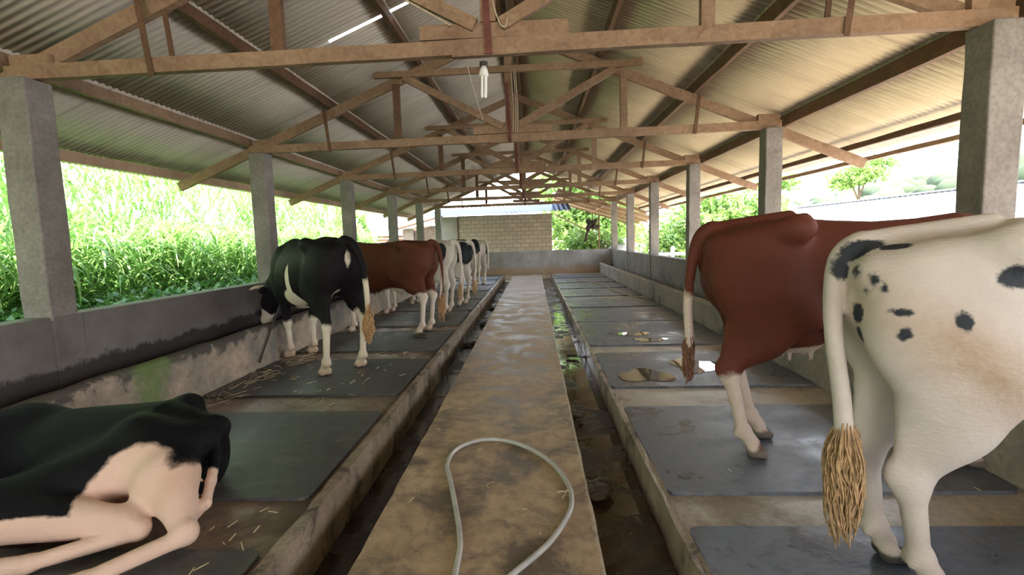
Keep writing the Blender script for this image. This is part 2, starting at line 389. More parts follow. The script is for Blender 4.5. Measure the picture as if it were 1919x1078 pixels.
# ------------------------------------------------------------------ roof trusses
def truss(k):
    y = Y1 + k*DY; t = empty('roof_truss', (XC, y, tie_z(XC)))
    ox, oy, oz = XC, y, tie_z(XC)
    def B(name, p, q, wd, dp, mat=WOOD, dy=0, jit=.003, up=(0,0,1)):
        a = (p[0]-ox, dy, p[1]-oz); b = (q[0]-ox, dy, q[1]-oz)
        return MB().bar(a, b, wd, dp, up, jit).build(name, mat, t)
    tz = lambda x: tie_z(x)+.055
    ov = XC-.5; B('tie_beam', (XL-.14, tz(XL)), (XC+.35, tz(XC)), .07, .11)
    B('tie_beam', (XC-.28, tz(XC)-.012), (XR+.14, tz(XR)-.005), .07, .118, dy=.004)
    B('splice_plank', (XC-.52, tz(XC)+.115), (XC+.60, tz(XC)+.115), .06, .11, dy=.01)
    rz = lambda x: rz_bot(x)+.07
    B('rafter', (XC-5.0, rz(XC-5.0)), (XC, rz(XC)), .06, .13, dy=.065)
    B('rafter', (XC+5.0, rz(XC+5.0)), (XC, rz(XC)), .06, .13, dy=.065)
    qx = 1.62
    for s in (-1, 1):
        B('queen_post', (XC+s*qx, tz(XC)+.04), (XC+s*qx, rz_bot(XC+s*qx)+.02), .055, .10, WOOD if s > 0 else WOODD, dy=.0, up=(1,0,0))
        B('strut', (XC+s*.10, 3.10), (XC+s*1.50, 3.84), .055, .10, dy=-.02)
        hx = 2.62 if s < 0 else 2.60
        B('hanger_strap', (XC+s*hx, tie_z(XC+s*hx)-.03), (XC+s*(hx+.06), rz_bot(XC+s*hx)+.10), .012, .045, WOODD, dy=-.045, up=(1,0,0))
    if k == 0: B('hanger_strap', (XC-2.50, tz(0)+.03), (XC-2.54, rz_bot(XC-2.5)+.02), .012, .04, WOODD, dy=.045, up=(1,0,0))
    if k == 0: B('hanger_strap', (XC+2.50, tz(0)+.03), (XC+2.54, rz_bot(XC+2.5)+.02), .012, .04, WOODD, dy=.045, up=(1,0,0))
    B('collar', (XC-1.92, 3.875), (XC+1.88, 3.90), .055, .085, dy=-.04)
    B('king_post', (XC, tz(XC)+.17), (XC, 4.52), .07, .11, dy=.0, up=(1,0,0))
    B('rafter_block', (XL-.10, tz(XL)+.09), (XL+.22, tz(XL)+.09), .065, .10, dy=.01)
    B('rafter_block', (XR-.18, tz(XR)+.09), (XR+.12, tz(XR)+.09), .065, .10, dy=.01)
    st = MB().bar((.0, -.052, tz(XC)-oz-.07), (-.03, -.052, tz(XC)-oz+.75), .014, .05, (1,0,0)).build('iron_strap', WOODR, t)
    st['label'] = 'reddish brown painted iron strap'
    nm = {0: 'crossing the top of the picture', 5: 'above the far end wall'}.get(k, '')
    return tag(t, f'sawn timber roof truss, {ORD[k]} from the front {nm}'.strip(), 'roof truss', 'timber roof trusses across the shed')
for k in range(NR): truss(k)

# purlins
def purlin(x, lab, zo=0.0, wd=.055, dp=.115, mat=WOODD, y0=YB, y1=YE+.9, nm='purlin'):
    z = rz_bot(x)+.145+dp/2+zo
    mb = MB().bar((0, y0, 0), (0, y1, 0), wd, dp, (0,0,1), .004)
    o = mb.build(nm, mat); o.location = (x, 0, z)
    return tag(o, lab, 'purlin', 'long purlins under the roof sheets')
names = {.09: 'beside the ridge', 1.30: 'first below the ridge', 2.62: 'second below the ridge', 3.86: 'third below the ridge, over the columns'}
for dx, nm in names.items():
    purlin(XC-dx, f'dark timber purlin on the left roof slope, {nm}', mat=WOOD if dx > 3 else WOODD)
    purlin(XC+dx, f'shade-toned timber purlin on the right roof slope, {nm}', dp=.15, mat=WOODP)
purlin(XC-4.95, 'timber eaves purlin, light painted into its colour, outside the left columns', mat=m_wood('lit_tone_timber', (.40,.25,.16), (.55,.38,.27)), dp=.12)  # paler tone carries the light falling on its inner face
purlin(XC+4.75, 'dark timber eaves purlin outside the right columns', mat=WOODD, dp=.07)
purlin(XC+5.08, 'thin timber batten along the right roof edge', mat=WOOD, dp=.06)

# corrugated sheets
def roof_side(s, mat, name, slot=None):
    per = .08; ny = int((YE+1.2-YB)/per*6); ys = np.linspace(YB-.3, YE+1.0, ny)
    courses = [(0, 1.36), (1.28, 2.68), (2.60, 3.92), (3.84, 5.22)]
    mb = MB()
    for ci, (d0, d1) in enumerate(courses):
        ds = [d0, d1]
        if slot and slot[2] < d1 and slot[3] > d0: ds = sorted(set([d0, d1] + [q for q in slot[2:] if d0 < q < d1]))
        base = len(mb.v)
        lift = .012*(len(courses)-ci)*.6
        arr = [(XC+s*d, y, 4.40-SL*d+.145+(.115 if s < 0 else .15)+.026+(.005*(d-d0)/(d1-d0))+(.0085 if s < 0 else .0135)*math.sin(2*PI*y/per)) for y in ys for d in ds]
        f = []
        m = len(ds)
        for j in range(ny-1):
            for i in range(m-1):
                if slot and slot[0] < ys[j] < slot[1] and ds[i] >= slot[2]-.01 and ds[i+1] <= slot[3]+.01: continue
                a = j*m+i; f.append((a, a+1, a+m+1, a+m) if s < 0 else (a, a+m, a+m+1, a+1))
        mb.add(arr, f)
    o = mb.build(name, mat, smooth=True)
    so = o.modifiers.new('thickness', 'SOLIDIFY'); so.thickness = .004; so.offset = 1
    return tag(o, kind='structure')
roof_side(-1, ROOFL, 'ceiling_left', (5.90, 5.965, .95, 2.03))
roof_side(1, ROOFR, 'ceiling_right')
SKY = NT('frosted_strip'); SKY.col((.75,.85,.95)); _t = SKY.node('ShaderNodeBsdfTranslucent'); SKY.put(_t.inputs[0], (.70,.82,.97, 1.0)); _m = SKY.node('ShaderNodeMixShader', {0: .6})
SKY.l.new(SKY.b.outputs[0], _m.inputs[1]); SKY.l.new(_t.outputs[0], _m.inputs[2]); SKY.l.new(_m.outputs[0], SKY.n['Material Output'].inputs[0])
_z = lambda d: 4.40-SL*d+.145+.115+.026+.028
tag(MB().add([(XC-.8, 5.86, _z(.8)), (XC-2.15, 5.86, _z(2.15)), (XC-2.15, 6.01, _z(2.15)), (XC-.8, 6.01, _z(.8))], [(0,1,2,3)]).build('ceiling_skylight', SKY.m), kind='structure')
tag(MB().prism([(XC-.2,4.635),(XC,4.745),(XC+.2,4.67),(XC,4.70)], YB-.3, YE+1.0).build('ceiling_ridge', ROOFL), kind='structure')

# ------------------------------------------------------------------ rubber mats
mats = []
def floor_mat(x0, x1, y0, y1, m, lab, grp):
    r = .05; pr = []
    for cx, cy, a0 in ((x1-r,y1-r,0),(x0+r,y1-r,90),(x0+r,y0+r,180),(x1-r,y0+r,270)):
        for i in range(4): a = math.radians(a0+30*i); pr.append((cx+r*math.cos(a), cy+r*math.sin(a)))
    n = len(pr); cx, cy = (x0+x1)/2, (y0+y1)/2
    v = [(x-cx, y-cy, 0) for x, y in pr] + [(x-cx, y-cy, .022) for x, y in pr]
    o = MB().add(v, [tuple(range(n-1,-1,-1)), tuple(range(n,2*n))] + [(i,(i+1)%n,(i+1)%n+n,i+n) for i in range(n)]).build('rubber_mat', m)
    o.location = (cx, cy, .002); o.rotation_euler = (0, 0, random.uniform(-.006,.006))
    return tag(o, lab, 'mat', grp)
extraL = {0: 'beside the lying cow', 1: 'empty', 2: 'under the black cow', 3:'under the brown cow'}
extraR = {0: 'under the white cow', 1: 'under the brown cow', 2: 'with puddles and brown stains', 3: 'with small bright puddles'}
edges = [(.72, 2.24), (2.72, 4.20), (4.69, 6.14), (6.63, 8.10), (8.60, 10.05), (10.5, 12.0), (12.45, 13.95), (14.4, 15.9), (16.35, 17.85), (18.3, 19.8)]
for k, (a, b) in enumerate(edges):
    floor_mat(-3.34, -1.36, a, b, MATL, f'dark rubber mat, {ORD[k]} from the front in the left row' + (', ' + extraL[k] if k in extraL else ''), 'rubber mats of the left stalls')
edgesR = [(.96, 2.42), (2.76, 4.22), (4.80, 6.26), (6.72, 8.56), (8.62, 10.3), (10.5, 12.0), (12.45, 13.95), (14.4, 15.9), (16.35, 17.85), (18.3, 19.8)]
for k, (a, b) in enumerate(edgesR):
    floor_mat(.74, 2.69, a, b, MATR, f'grey rubber mat, {ORD[k]} from the front in the right row' + (', ' + extraR[k] if k in extraR else ''), 'rubber mats of the right stalls')

# ------------------------------------------------------------------ COWS: smooth distance fields turned into one mesh each
class SDF:
    def __init__(s): s.p = []
    def cone(s, a, b, ra, rb, k=.04, sq=(1,1,1)):
        a = np.array(a, float); b = np.array(b, float); sq = np.array(sq, float)
        def f(P):
            A = a/sq; Bv = b/sq-A; Q = P/sq-A; L = Bv@Bv; t = np.clip((Q@Bv)/L, 0, 1)
            return (np.linalg.norm(Q-t[:,None]*Bv, axis=1) - (ra+(rb-ra)*t))*sq.min()
        r = max(ra, rb)*sq.max(); s.p.append((f, np.minimum(a,b)-r, np.maximum(a,b)+r, k)); return s
    def ell(s, c, r, k=.05, rot=None):
        c = np.array(c, float); r = np.array(r, float); M = np.array(Matrix.Rotation(rot[1], 3, rot[0]) if rot else Matrix.Identity(3))
        def f(P):
            q = (P-c)@M; k0 = np.linalg.norm(q/r, axis=1); k1 = np.linalg.norm(q/r**2, axis=1)+1e-9
            return k0*(k0-1)/k1
        R = r.max(); s.p.append((f, c-R, c+R, k)); return s
    def path(s, pts, rs, k=.03, sq=(1,1,1)):
        for i in range(len(pts)-1): s.cone(pts[i], pts[i+1], rs[i], rs[i+1], k, sq)
        return s
    def loft(s, keys, k=.05, ex=2.3, cy=None, slope=.25):
        K = np.array(keys, float)
        def f(P):
            x = np.clip(P[:,0], K[0,0], K[-1,0])
            def I(c):
                return np.interp(x, K[:,0], K[:,c])
            zt, zb, hw = I(1), I(2), I(3); zc = zb+(zt-zb)*.47; hh = np.where(P[:,2] > zc, zt-zc, zc-zb)
            t = (P[:,2]-zc)/hh; wd = hw*(1-slope*np.clip(t, -.2, 1)**2*np.sign(np.clip(t,0,1)))
            y = P[:,1] - (np.interp(x, K[:,0], cy) if cy is not None else 0)
            q = (np.abs(y/wd)**ex + np.abs(t)**ex)**(1/ex)
            d = (q-1)*np.minimum(wd, hh)
            dx = P[:,0]-x
            return np.where(dx != 0, np.sqrt(np.maximum(d,0)**2+dx**2)+np.minimum(d,0)*0, d)
        s.p.append((f, np.array([K[0,0],-.6,K[:,2].min()]), np.array([K[-1,0],.6,K[:,1].max()]), k)); return s
    @staticmethod
    def smin(a, b, k):
        h = np.clip(.5+.5*(b-a)/k, 0, 1); return b*(1-h)+a*h-k*h*(1-h)
    def ev(s, P):
        d = np.full(len(P), 9.)
        for f, lo, hi, k in s.p: d = s.smin(f(P), d, k)
        return d
    def mesh(s, h=.02, ground=True):
        lo = np.min([p[1] for p in s.p], axis=0)-.06; hi = np.max([p[2] for p in s.p], axis=0)+.06
        lo[2] = max(lo[2], -.03)
        n = np.ceil((hi-lo)/h).astype(int)+1
        ax = [lo[i]+h*np.arange(n[i]) for i in range(3)]
        V = np.full(n, 9.)
        for f, a, b, k in s.p:
            i0 = np.maximum(((a-.14-lo)/h).astype(int), 0); i1 = np.minimum(((b+.14-lo)/h).astype(int)+2, n)
            sl = tuple(slice(i0[i], i1[i]) for i in range(3))
            G = np.stack(np.meshgrid(*[ax[i][sl[i]] for i in range(3)], indexing='ij'), -1); sh = G.shape[:3]
            V[sl] = s.smin(f(G.reshape(-1,3)).reshape(sh), V[sl], k)
        G = ax[2][None,None,:]
        if ground: V = np.maximum(V, -G)
        S = V < 0
        idx = -np.ones(np.array(n)-1, int)
        cnt = sum(S[i:n[0]-1+i, j:n[1]-1+j, k:n[2]-1+k].astype(int) for i in (0,1) for j in (0,1) for k in (0,1))
        act = (cnt > 0) & (cnt < 8); ids = np.argwhere(act); idx[act] = np.arange(len(ids))
        acc = np.zeros((len(ids),3)); c = np.zeros(len(ids))
        co = [(i,j,k) for i in (0,1) for j in (0,1) for k in (0,1)]
        for a in co:
            for b in co:
                if sum(abs(x-y) for x, y in zip(a,b)) == 1 and a < b:
                    va = V[ids[:,0]+a[0], ids[:,1]+a[1], ids[:,2]+a[2]]; vb = V[ids[:,0]+b[0], ids[:,1]+b[1], ids[:,2]+b[2]]
                    m = (va < 0) != (vb < 0); t = np.where(m, va/np.where(m, va-vb, 1), 0)
                    acc += np.where(m[:,None], np.array(a)+t[:,None]*(np.array(b)-np.array(a)), 0); c += m
        P = lo+h*(ids+acc/c[:,None])
        quads = []
        for d in range(3):
            e = [0,0,0]; e[d] = 1; u = [0,0,0]; u[(d+1)%3] = 1; v_ = [0,0,0]; v_[(d+2)%3] = 1
            A = S[tuple(slice(0, n[i]-e[i]) for i in range(3))]; Bq = S[tuple(slice(e[i], n[i]) for i in range(3))]
            I = np.argwhere(A != Bq); I = I[(I[:,(d+1)%3] > 0) & (I[:,(d+2)%3] > 0)]
            I = I[(I[:,(d+1)%3] < n[(d+1)%3]-1) & (I[:,(d+2)%3] < n[(d+2)%3]-1)]
            u = np.array(u); v_ = np.array(v_)
            g = lambda J: idx[J[:,0], J[:,1], J[:,2]]
            Q = np.stack([g(I-u-v_), g(I-v_), g(I), g(I-u)], 1)
            fl = ~A[I[:,0],I[:,1],I[:,2]]; Q[fl] = Q[fl][:,::-1]; quads.append(Q)
        Q = np.concatenate(quads); Q = Q[(Q >= 0).all(1)]
        for _ in range(3):        # slide the vertices onto the true surface
            d = s.ev(P); e = 1e-3
            g = np.stack([s.ev(P+np.eye(3)[i]*e)-d for i in range(3)], 1)/e
            st = d[:,None]*g/np.maximum((g*g).sum(1), .25)[:,None]
            st = np.clip(st, -h, h); P = P-np.where(P[:,2:3] > .004 if ground else np.full((len(P),1), True), st, 0)
        if ground: P[:,2] = np.maximum(P[:,2], 0)
        return P, Q

def field(blobs):
    """patches: list of (centre, radii) ellipsoids; negative inside"""
    def f(P):
        d = np.full(len(P), 9.)
        for c, r in blobs:
            r = np.array(r if hasattr(r, '__len__') else (r,r,r)); q = np.linalg.norm((P-np.array(c))/r, axis=1)
            d = np.minimum(d, (q-1)*r.mean())
        return d
    return f

def coat(name, a, b, spec=.18, dirt=(.42,.22,.08), hoof=(.10,.085,.075), warp=.10, edge=.012, wscale=7, dirtk=1.0, over=False):
    t = NT(name)
    n = t.noise(wscale, 5, .6); pt = t.math('ADD', t.attr('patch'), t.math('MULTIPLY', t.math('SUBTRACT', n, .5), warp))
    f = t.ramp(t.math('ADD', pt, .5), [(.5-edge, 1.), (.5+edge, 0.)])
    vv = t.noise(3, 6, .7); hair = t.noise(1.0, 3, .6, t.map((40, 40, 90)))
    ca = t.mix(t.ramp(vv, [(.3, 0.), (.7, .45)]), a, tuple(x*.62 for x in a)); cb = t.mix(t.ramp(vv, [(.3, 0.), (.7, .35)]), b, tuple(x*.75 for x in b))
    c = t.mix(f, ca, cb)
    dm = t.math('MULTIPLY', t.attr('dirt'), t.ramp(t.noise(6, 6, .7), [(.25, .35), (.6, 1.)]))
    if over: dm = t.math('MULTIPLY', dm, t.math('SUBTRACT', 1.0, f))
    c = t.mix(t.math('MULTIPLY', dm, dirtk), c, dirt)
    c = t.mix(t.attr('hoof'), c, hoof)
    t.col(c).rough(.62).bump(t.math('ADD', hair, t.math('MULTIPLY', vv, 2.2)), .35, .012)
    t.b.inputs['Specular IOR Level'].default_value = spec
    return t.m

HOOFT, HORNM, EYEM = None, m_plain('horn', (.50,.42,.27), .45, .2, 20, .1, spec=.5), m_plain('eye', (.01,.008,.006), .1, 0, 5, 0, spec=.8)

def std_pose(**kw):
    p = dict(
        hind={1: dict(hip=(-.55,.155,1.06), stifle=(-.34,.19,.87), hock=(-.72,.165,.53), fet=(-.685,.16,.15), hoof=(-.63,.165,.05)),
              -1: dict(hip=(-.55,-.155,1.06), stifle=(-.34,-.19,.87), hock=(-.72,-.165,.53), fet=(-.685,-.16,.15), hoof=(-.63,-.165,.05))},
        fore={1: dict(sh=(.62,.17,1.04), elb=(.50,.18,.78), knee=(.52,.15,.43), fet=(.51,.14,.14), hoof=(.56,.14,.05)),
              -1: dict(sh=(.62,-.17,1.04), elb=(.50,-.18,.78), knee=(.52,-.15,.43), fet=(.51,-.14,.14), hoof=(.56,-.14,.05))},
        neck=[(.62,0,1.12),(.90,0,1.16),(1.12,0,1.22)], poll=(1.18,0,1.26), face=(.75,0,-.62),
        tail=[(-.80,0,1.37),(-.875,0,1.31),(-.91,0,1.18),(-.93,0,.95),(-.93,0,.72),(-.92,.0,.60)],
        horns=None, udder=False, H=1.0, sacrum=0.0)
    p.update(kw); return p
def hoofs(s, fet, hf):
    f = Vector(fet); h = Vector(hf); d = (h-f); d.z = 0
    d = d.normalized() if d.length > 1e-4 else Vector((1,0,0)); side = Vector((-d.y, d.x, 0))
    s.cone(fet, (h.x-.005*d.x, h.y, .075), .042, .044, .02)
    for q in (-1, 1):
        c = h + side*(q*.028); t = c + d*.055
        s.cone((c.x, c.y, .04), (t.x, t.y, .022), .042, .024, .008)
        b = f - d*.035 + side*(q*.022); s.ell((b.x, b.y, f.z-.02), (.014,.012,.02), .02)
def build_sdf(p):
    s = SDF(); tk = p.get('tuck', 0); bo = p.get('bony', 0)
    s.loft([(-.86,1.335,1.08,.07),(-.80,1.385,.98,.15),(-.68,1.405,.90,.20),(-.52,1.415,.82,.23),(-.36,1.425,.81+tk*.6,.250),(-.15,1.40,.71+tk,.29-tk*.3),(.08,1.385,.63+tk,.325-tk*.3),(.30,1.395,.60+tk,.32-tk*.3),(.50,1.42,.65+tk*.6,.26),(.66,1.38,.72,.21),(.78,1.28,.82,.16)],
           .06, 2.25, p.get('bend'), .33)
    if bo: s.cone((-.78,0,1.375), (-.36,0,1.435), .028, .03, .035)
    for q in (-1, 1):
        if bo: s.ell((-.40,q*.235,1.365), (.075,.045,.045), .035); s.cone((-.40,q*.22,1.35), (-.30,q*.06,1.41), .035, .03, .05)
        s.ell((-.40,q*.23,1.35), (.09,.05,.05), .09)            # hook bone
        s.ell((-.80,q*.115,1.245), (.05,.042,.055), .05)             # pin bone
        s.cone((-.40,q*.22,1.345), (-.79,q*.11,1.26), .05, .045, .07)
        L = p['hind'][q]; h, st, hk, fe, hf = (np.array(L[k]) for k in ('hip','stifle','hock','fet','hoof'))
        s.ell(h+[-.02,0,.02], (.25,.115,.27), .10)                    # rump muscle
        s.cone(h+[-.12,-.0*q,-.02], (hk+st)/2+[-.09,0,.10], .135, .070, .08, (1,.8,1))   # hamstring
        s.cone(h+[.06,.01*q,-.02], st, .15, .095, .09, (1,.75,1))                     # quadriceps to stifle
        lr = p.get('leg_r', 1.0); s.cone(st, hk+[.03,0,.06], .10*lr, .050*lr, .06, (1,.8,1))
        s.cone(h+[.02,0,-.12], (st*.45+hk*.55)+[.02,0,.04], .15*lr, .075*lr, .08, (1,.7,1))
        s.cone((h*.4+hk*.6)+[-.03,0,.03], hk+[-.03,0,.05], .07, .03, .05, (1,.7,1))   # Achilles
        lc = 1+(lr-1)*.9; s.ell(hk, (.055*lc,.04*lc,.065*lc), .03); s.ell(hk+[-.045*lc,0,.035], (.025*lc,.024,.04*lc), .03)
        s.cone(hk, fe, .038*lc, .031*(1+(lc-1)*.7), .03); s.ell(fe, (.044*(1+(lc-1)*.6),.042,.045), .025)
        hoofs(s, fe, hf)
        L = p['fore'][q]; sh, el, kn, fe, hf = (np.array(L[k]) for k in ('sh','elb','knee','fet','hoof'))
        s.ell(sh+[-.05,0,.0], (.16,.10,.30), .09); s.cone(sh+[.06,0,-.14], el, .11, .10, .07, (1,.8,1))
        s.cone(el, kn, .092, .047, .04, (1,.8,1)); s.ell(kn, (.048,.045,.062), .03)
        s.cone(kn, fe, .036, .031, .03); s.ell(fe, (.041,.04,.042), .02)
        hoofs(s, fe, hf)
    nk = p['neck']; r0 = [.215,.17,.135,.12][:len(nk)]
    if len(nk) == 2: r0 = [.21,.14]
    s.path(nk, r0, .10, (1,.68,1))
    s.ell((.78,0,.92), (.16,.12,.17), .10)                           # brisket
    P = Vector(p['poll']); D = Vector(p['face']).normalized(); sd = Vector((0,0,1)).cross(D)
    sd = sd.normalized() if sd.length > .1 else Vector((0,1,0)); up = D.cross(sd)
    if up.z < 0: up = -up
    s.cone(nk[-1], P, .12, .11, .06, (1,.75,1))
    s.cone(P, P+D*.20, .105, .092, .05); s.cone(P+D*.18, P+D*.42, .088, .060, .05); s.ell(P+D*.44-up*.01, (.068,.068,.062), .04)
    s.cone(P+D*.08-up*.08, P+D*.34-up*.05, .07, .045, .05)
    for q in (-1, 1):
        e0 = P+sd*(q*.09)-up*.02; e1 = P+sd*(q*.23)-up*.05-D*.02
        s.cone(e0, (e0+e1)/2, .022, .042, .02, (.6,1,1)); s.cone((e0+e1)/2, e1, .042, .012, .02, (.6,1,1))
    T = bez(p['tail'], 5); n = len(T)
    tr = p.get('tail_r', .017); s.path([tuple(x) for x in T], list(np.interp(np.linspace(0,1,n), [0,.15,.4,1], [.042,max(.034,tr),max(.026,tr),tr])), .025)
    if p['udder']:
        s.ell((-.30,0,.70), (.16,.12,.10), .08)
        for a in (-1,1):
            for b in (-1,1): s.cone((-.30+.06*a,.05*b,.64), (-.30+.06*a,.055*b,.57), .016, .011, .015)
    s.P, s.D, s.sd, s.up = P, D, sd, up
    return s
def set_attr(me, name, v):
    a = me.attributes.new(name, 'FLOAT', 'POINT'); a.data.foreach_set('value', np.asarray(v, np.float32))
def cow(name, label, loc, rz, pose, mat, blobs, dirt=None, h=.022, scale=1.0, group=None, flip=False, tuft=None, tuft_mat=None, sdf=None, hoofz=.052):
    s = sdf or build_sdf(pose); P, Q = s.mesh(h, sdf is None)
    t = empty(name, loc, rz); t.scale = (scale,)*3
    me = bpy.data.meshes.new('body'); me.from_pydata(P.tolist(), [], Q.tolist()); me.materials.append(mat)
    me.polygons.foreach_set('use_smooth', [True]*len(me.polygons))
    set_attr(me, 'patch', field(blobs)(P)); 
    dv = np.clip((.36-P[:,2])/.36, 0, 1)*.45 if dirt is None else dirt(P)
    set_attr(me, 'dirt', dv); set_attr(me, 'hoof', np.clip((hoofz-P[:,2])/.012+.5, 0, 1) if sdf is None else np.zeros(len(P)))
    me.update(); o = bpy.data.objects.new('body', me); link(o, t)
    if pose:
        for q in (-1, 1):
            e = s.P+s.D*.17+s.sd*(q*.085)+s.up*.035
            MB().blob(e, (.02,.02,.02), 8, 6).build('eye', EYEM, t, True)
            if pose['horns']:
                b = s.P+s.sd*(q*.06)+s.up*.06
                pts = bez([b, b+s.sd*(q*.10)+s.up*.03, b+s.sd*(q*.18)+s.up*.06+s.D*.05, b+s.sd*(q*.20)+s.up*.11+s.D*.12], 4)
                MB().tube(pts, list(np.linspace(.028,.005,len(pts))), 8).build('horn', HORNM, t, True)
    if tuft:
        a, ln, r, cnt = tuft[:4]; tk = tuft[4] if len(tuft) > 4 else .004; mb = MB(); dr = Vector((0,0,-1))
        for i in range(cnt):
            an = random.uniform(0, 2*PI); rr = r*math.sqrt(random.random()); f = random.uniform(.5, 1); w1 = random.uniform(-.012,.012); w2 = random.uniform(-.012,.012)
            o2 = Vector((math.cos(an), math.sin(an), 0)); st = Vector(a)+o2*rr*.3+Vector((0,0,random.uniform(-.35,.12)*ln))
            L = ln*f*(.75 if st.z < a[2] else 1)
            pts = bez([st, st+o2*rr*.8+Vector((w1,w2,-L*.3)), st+o2*rr*.85+Vector((-w2,w1,-L*.55)), st+o2*rr*.6+Vector((w2,-w1,-L*.8)), st+o2*rr*.25+Vector((w1*2,w2*2,-L))], 2)
            mb.tube(pts, [tk*1.0]*3+[tk*1.2]*(len(pts)-4)+[tk*.3], 4)
        to = mb.build('tail_tuft', tuft_mat or ROPEM, t, True); to['label'] = 'dirty yellowish brown tail switch'
    return tag(t, label, 'cow', group)
# ---- the herd
BLACK, WHITE, CREAM, BROWN, REDB = (.012,.010,.011), (.74,.62,.53), (.66,.57,.49), (.135,.034,.014), (.125,.034,.020)
def legs_dirt(k=.5, top=.5):
    return lambda P: np.clip((top-P[:,2])/top, 0, 1)*k
# white cow, right, nearest
def dirt_white(P):
    x, y, z = P.T
    d = np.clip(1-np.hypot(x+.92, y-.0)/.10, 0, 1)*np.clip((.80-z)/.2, 0, 1)*.9
    q = P-np.array([-.55,-.28,.95]); u = q[:,0]*.8+q[:,2]*(-.6); v_ = q[:,0]*.6+q[:,2]*.8
    d = np.maximum(d, np.clip(1.2-np.sqrt((u/.42)**2+(v_/.14)**2+(q[:,1]/.3)**2), 0, 1)*.75)
    d = np.maximum(d, np.clip(1-np.linalg.norm((P-[-.80,-.1,1.15])/[.16,.3,.2], axis=1), 0, 1)*.5)
    return np.maximum(d, np.clip((.5-z)/.5, 0, 1)*.30)
COATW = coat('white_coat', (.60,.53,.475), (.030,.034,.042), dirt=(.33,.20,.10), warp=.055, edge=.006, wscale=24, hoof=(.06,.05,.045), over=True)
HD = dict(neck=[(.62,0,1.10),(.84,.0,1.0),(.98,.0,.86)], poll=(1.03,.0,.82), face=(.2,.0,-1))
poseW = std_pose(tail=[(-.80,0,1.36),(-.87,-.01,1.30),(-.90,-.03,1.16),(-.90,-.06,.98),(-.885,-.10,.78),(-.875,-.12,.60)], tail_r=.026, **HD)
poseW['hind'][1].update(stifle=(-.36,.19,.84), hock=(-.70,.10,.47), fet=(-.66,.09,.15), hoof=(-.61,.09,.05))
poseW['hind'][-1].update(stifle=(-.41,-.20,.90), hock=(-.65,-.13,.45), fet=(-.60,-.12,.15), hoof=(-.55,-.12,.05)); poseW['leg_r'] = 1.30; poseW['tuck'] = .13; poseW['bony'] = 1
cow('white_cow', 'cream white cow with a few small black spots, standing at the right front', (2.16,1.98,.024), math.radians(-9), poseW, COATW,
    [((-.80,-.05,1.33),(.09,.05,.05)), ((-.88,-.03,1.26),(.035,.055,.05)), ((-.72,-.12,1.35),(.12,.035,.012)), ((-.60,-.29,1.10),(.028,.05,.038)), ((-.76,-.26,1.05),.024), ((-.765,-.245,1.125),(.03,.03,.013)), ((-.44,-.25,1.25),(.055,.05,.045)), ((-.82,-.18,1.235),.022), ((-.83,-.15,1.19),.014), ((-.80,-.2,1.205),.012), ((-.845,-.11,1.10),(.03,.03,.045)), ((-.83,-.11,1.02),(.03,.03,.04)), ((-.85,-.12,1.26),.022)], dirt_white, .0135, 1.04, tuft=((-.875,-.12,.645), .46, .06, 420, .0028), tuft_mat=m_plain('tail_hair', (.42,.27,.14), .8, .5, 40, 0))
# brown cow, right
COATB = coat('red_brown_coat', REDB, (.62,.50,.42), dirt=(.30,.20,.12), warp=.07, wscale=9, hoof=(.16,.13,.11))
poseB = std_pose(**HD, tail=[(-.80,0,1.37),(-.87,0.01,1.31),(-.91,.03,1.15),(-.93,.05,.9),(-.92,.06,.72),(-.92,.06,.62)], udder=True)
poseB['leg_r'] = 1.18; poseB['tuck'] = .06; poseB['bony'] = 1; poseB['hind'][-1].update(hock=(-.72,-.15,.50), fet=(-.64,-.15,.15), hoof=(-.58,-.16,.05)); poseB['hind'][1].update(hock=(-.62,.15,.54), fet=(-.52,.15,.15), hoof=(-.46,.15,.05))
cow('brown_cow', 'dark red brown cow with white hind shanks, standing behind the white cow on the right', (2.08,3.32,.024), math.radians(-8), poseB, COATB,
    [((-.70,-.16,.22),(.16,.14,.30)), ((-.58,.15,.22),(.2,.12,.30)), ((.5,0,.2),(.3,.4,.35)), ((-.93,.05,.75),(.05,.05,.28)), ((-.25,0,.60),(.2,.14,.09)), ((1.5,0,.8),(.2,.2,.3))], legs_dirt(.3,.4), .016, 1.10,
    tuft=((-.92,.06,.68), .30, .035, 90), tuft_mat=m_plain('brown_tail_hair', (.20,.10,.06), .8, .5, 40, 0))
# black cow, left
COATK = coat('black_coat', BLACK, (.66,.58,.45), spec=.08, dirt=(.46,.24,.10), warp=.08, wscale=8, hoof=(.50,.36,.26))
poseK = std_pose(neck=[(.62,0,1.10),(.84,.04,1.00),(1.00,.10,.84)], poll=(1.06,.12,.80), face=(.35,.12,-.9), horns=True,
    tail=[(-.80,0,1.385),(-.90,-.05,1.33),(-.955,-.10,1.15),(-.96,-.13,.9),(-.95,-.14,.7),(-.94,-.14,.55)])
poseK['hind'][1].update(hock=(-.70,.19,.52), fet=(-.66,.20,.15), hoof=(-.61,.20,.05)); poseK['hind'][-1].update(hock=(-.68,-.22,.53), fet=(-.62,-.22,.15), hoof=(-.56,-.22,.05))
poseK['fore'][1].update(sh=(.60,.17,1.02)); 
def blK(P):
    x, y, z = P.T
    d = field([((-.70,.2,.22),(.2,.16,.34)), ((-.64,-.2,.22),(.2,.16,.44)), ((.52,.14,.20),(.2,.12,.27)), ((.52,-.14,.20),(.2,.12,.27)),
       ((.02,.30,.70),(.16,.2,.15)), ((-.02,.30,.92),(.04,.15,.22)), ((0,.1,.58),(.34,.2,.08)), ((-.94,-.13,.86),(.07,.045,.20)), ((-.90,.0,1.20),(.07,.03,.09)), ((-.62,.06,.72),(.12,.10,.18)), ((1.2,.2,.45),(.12,.2,.12))])(P)
    return d
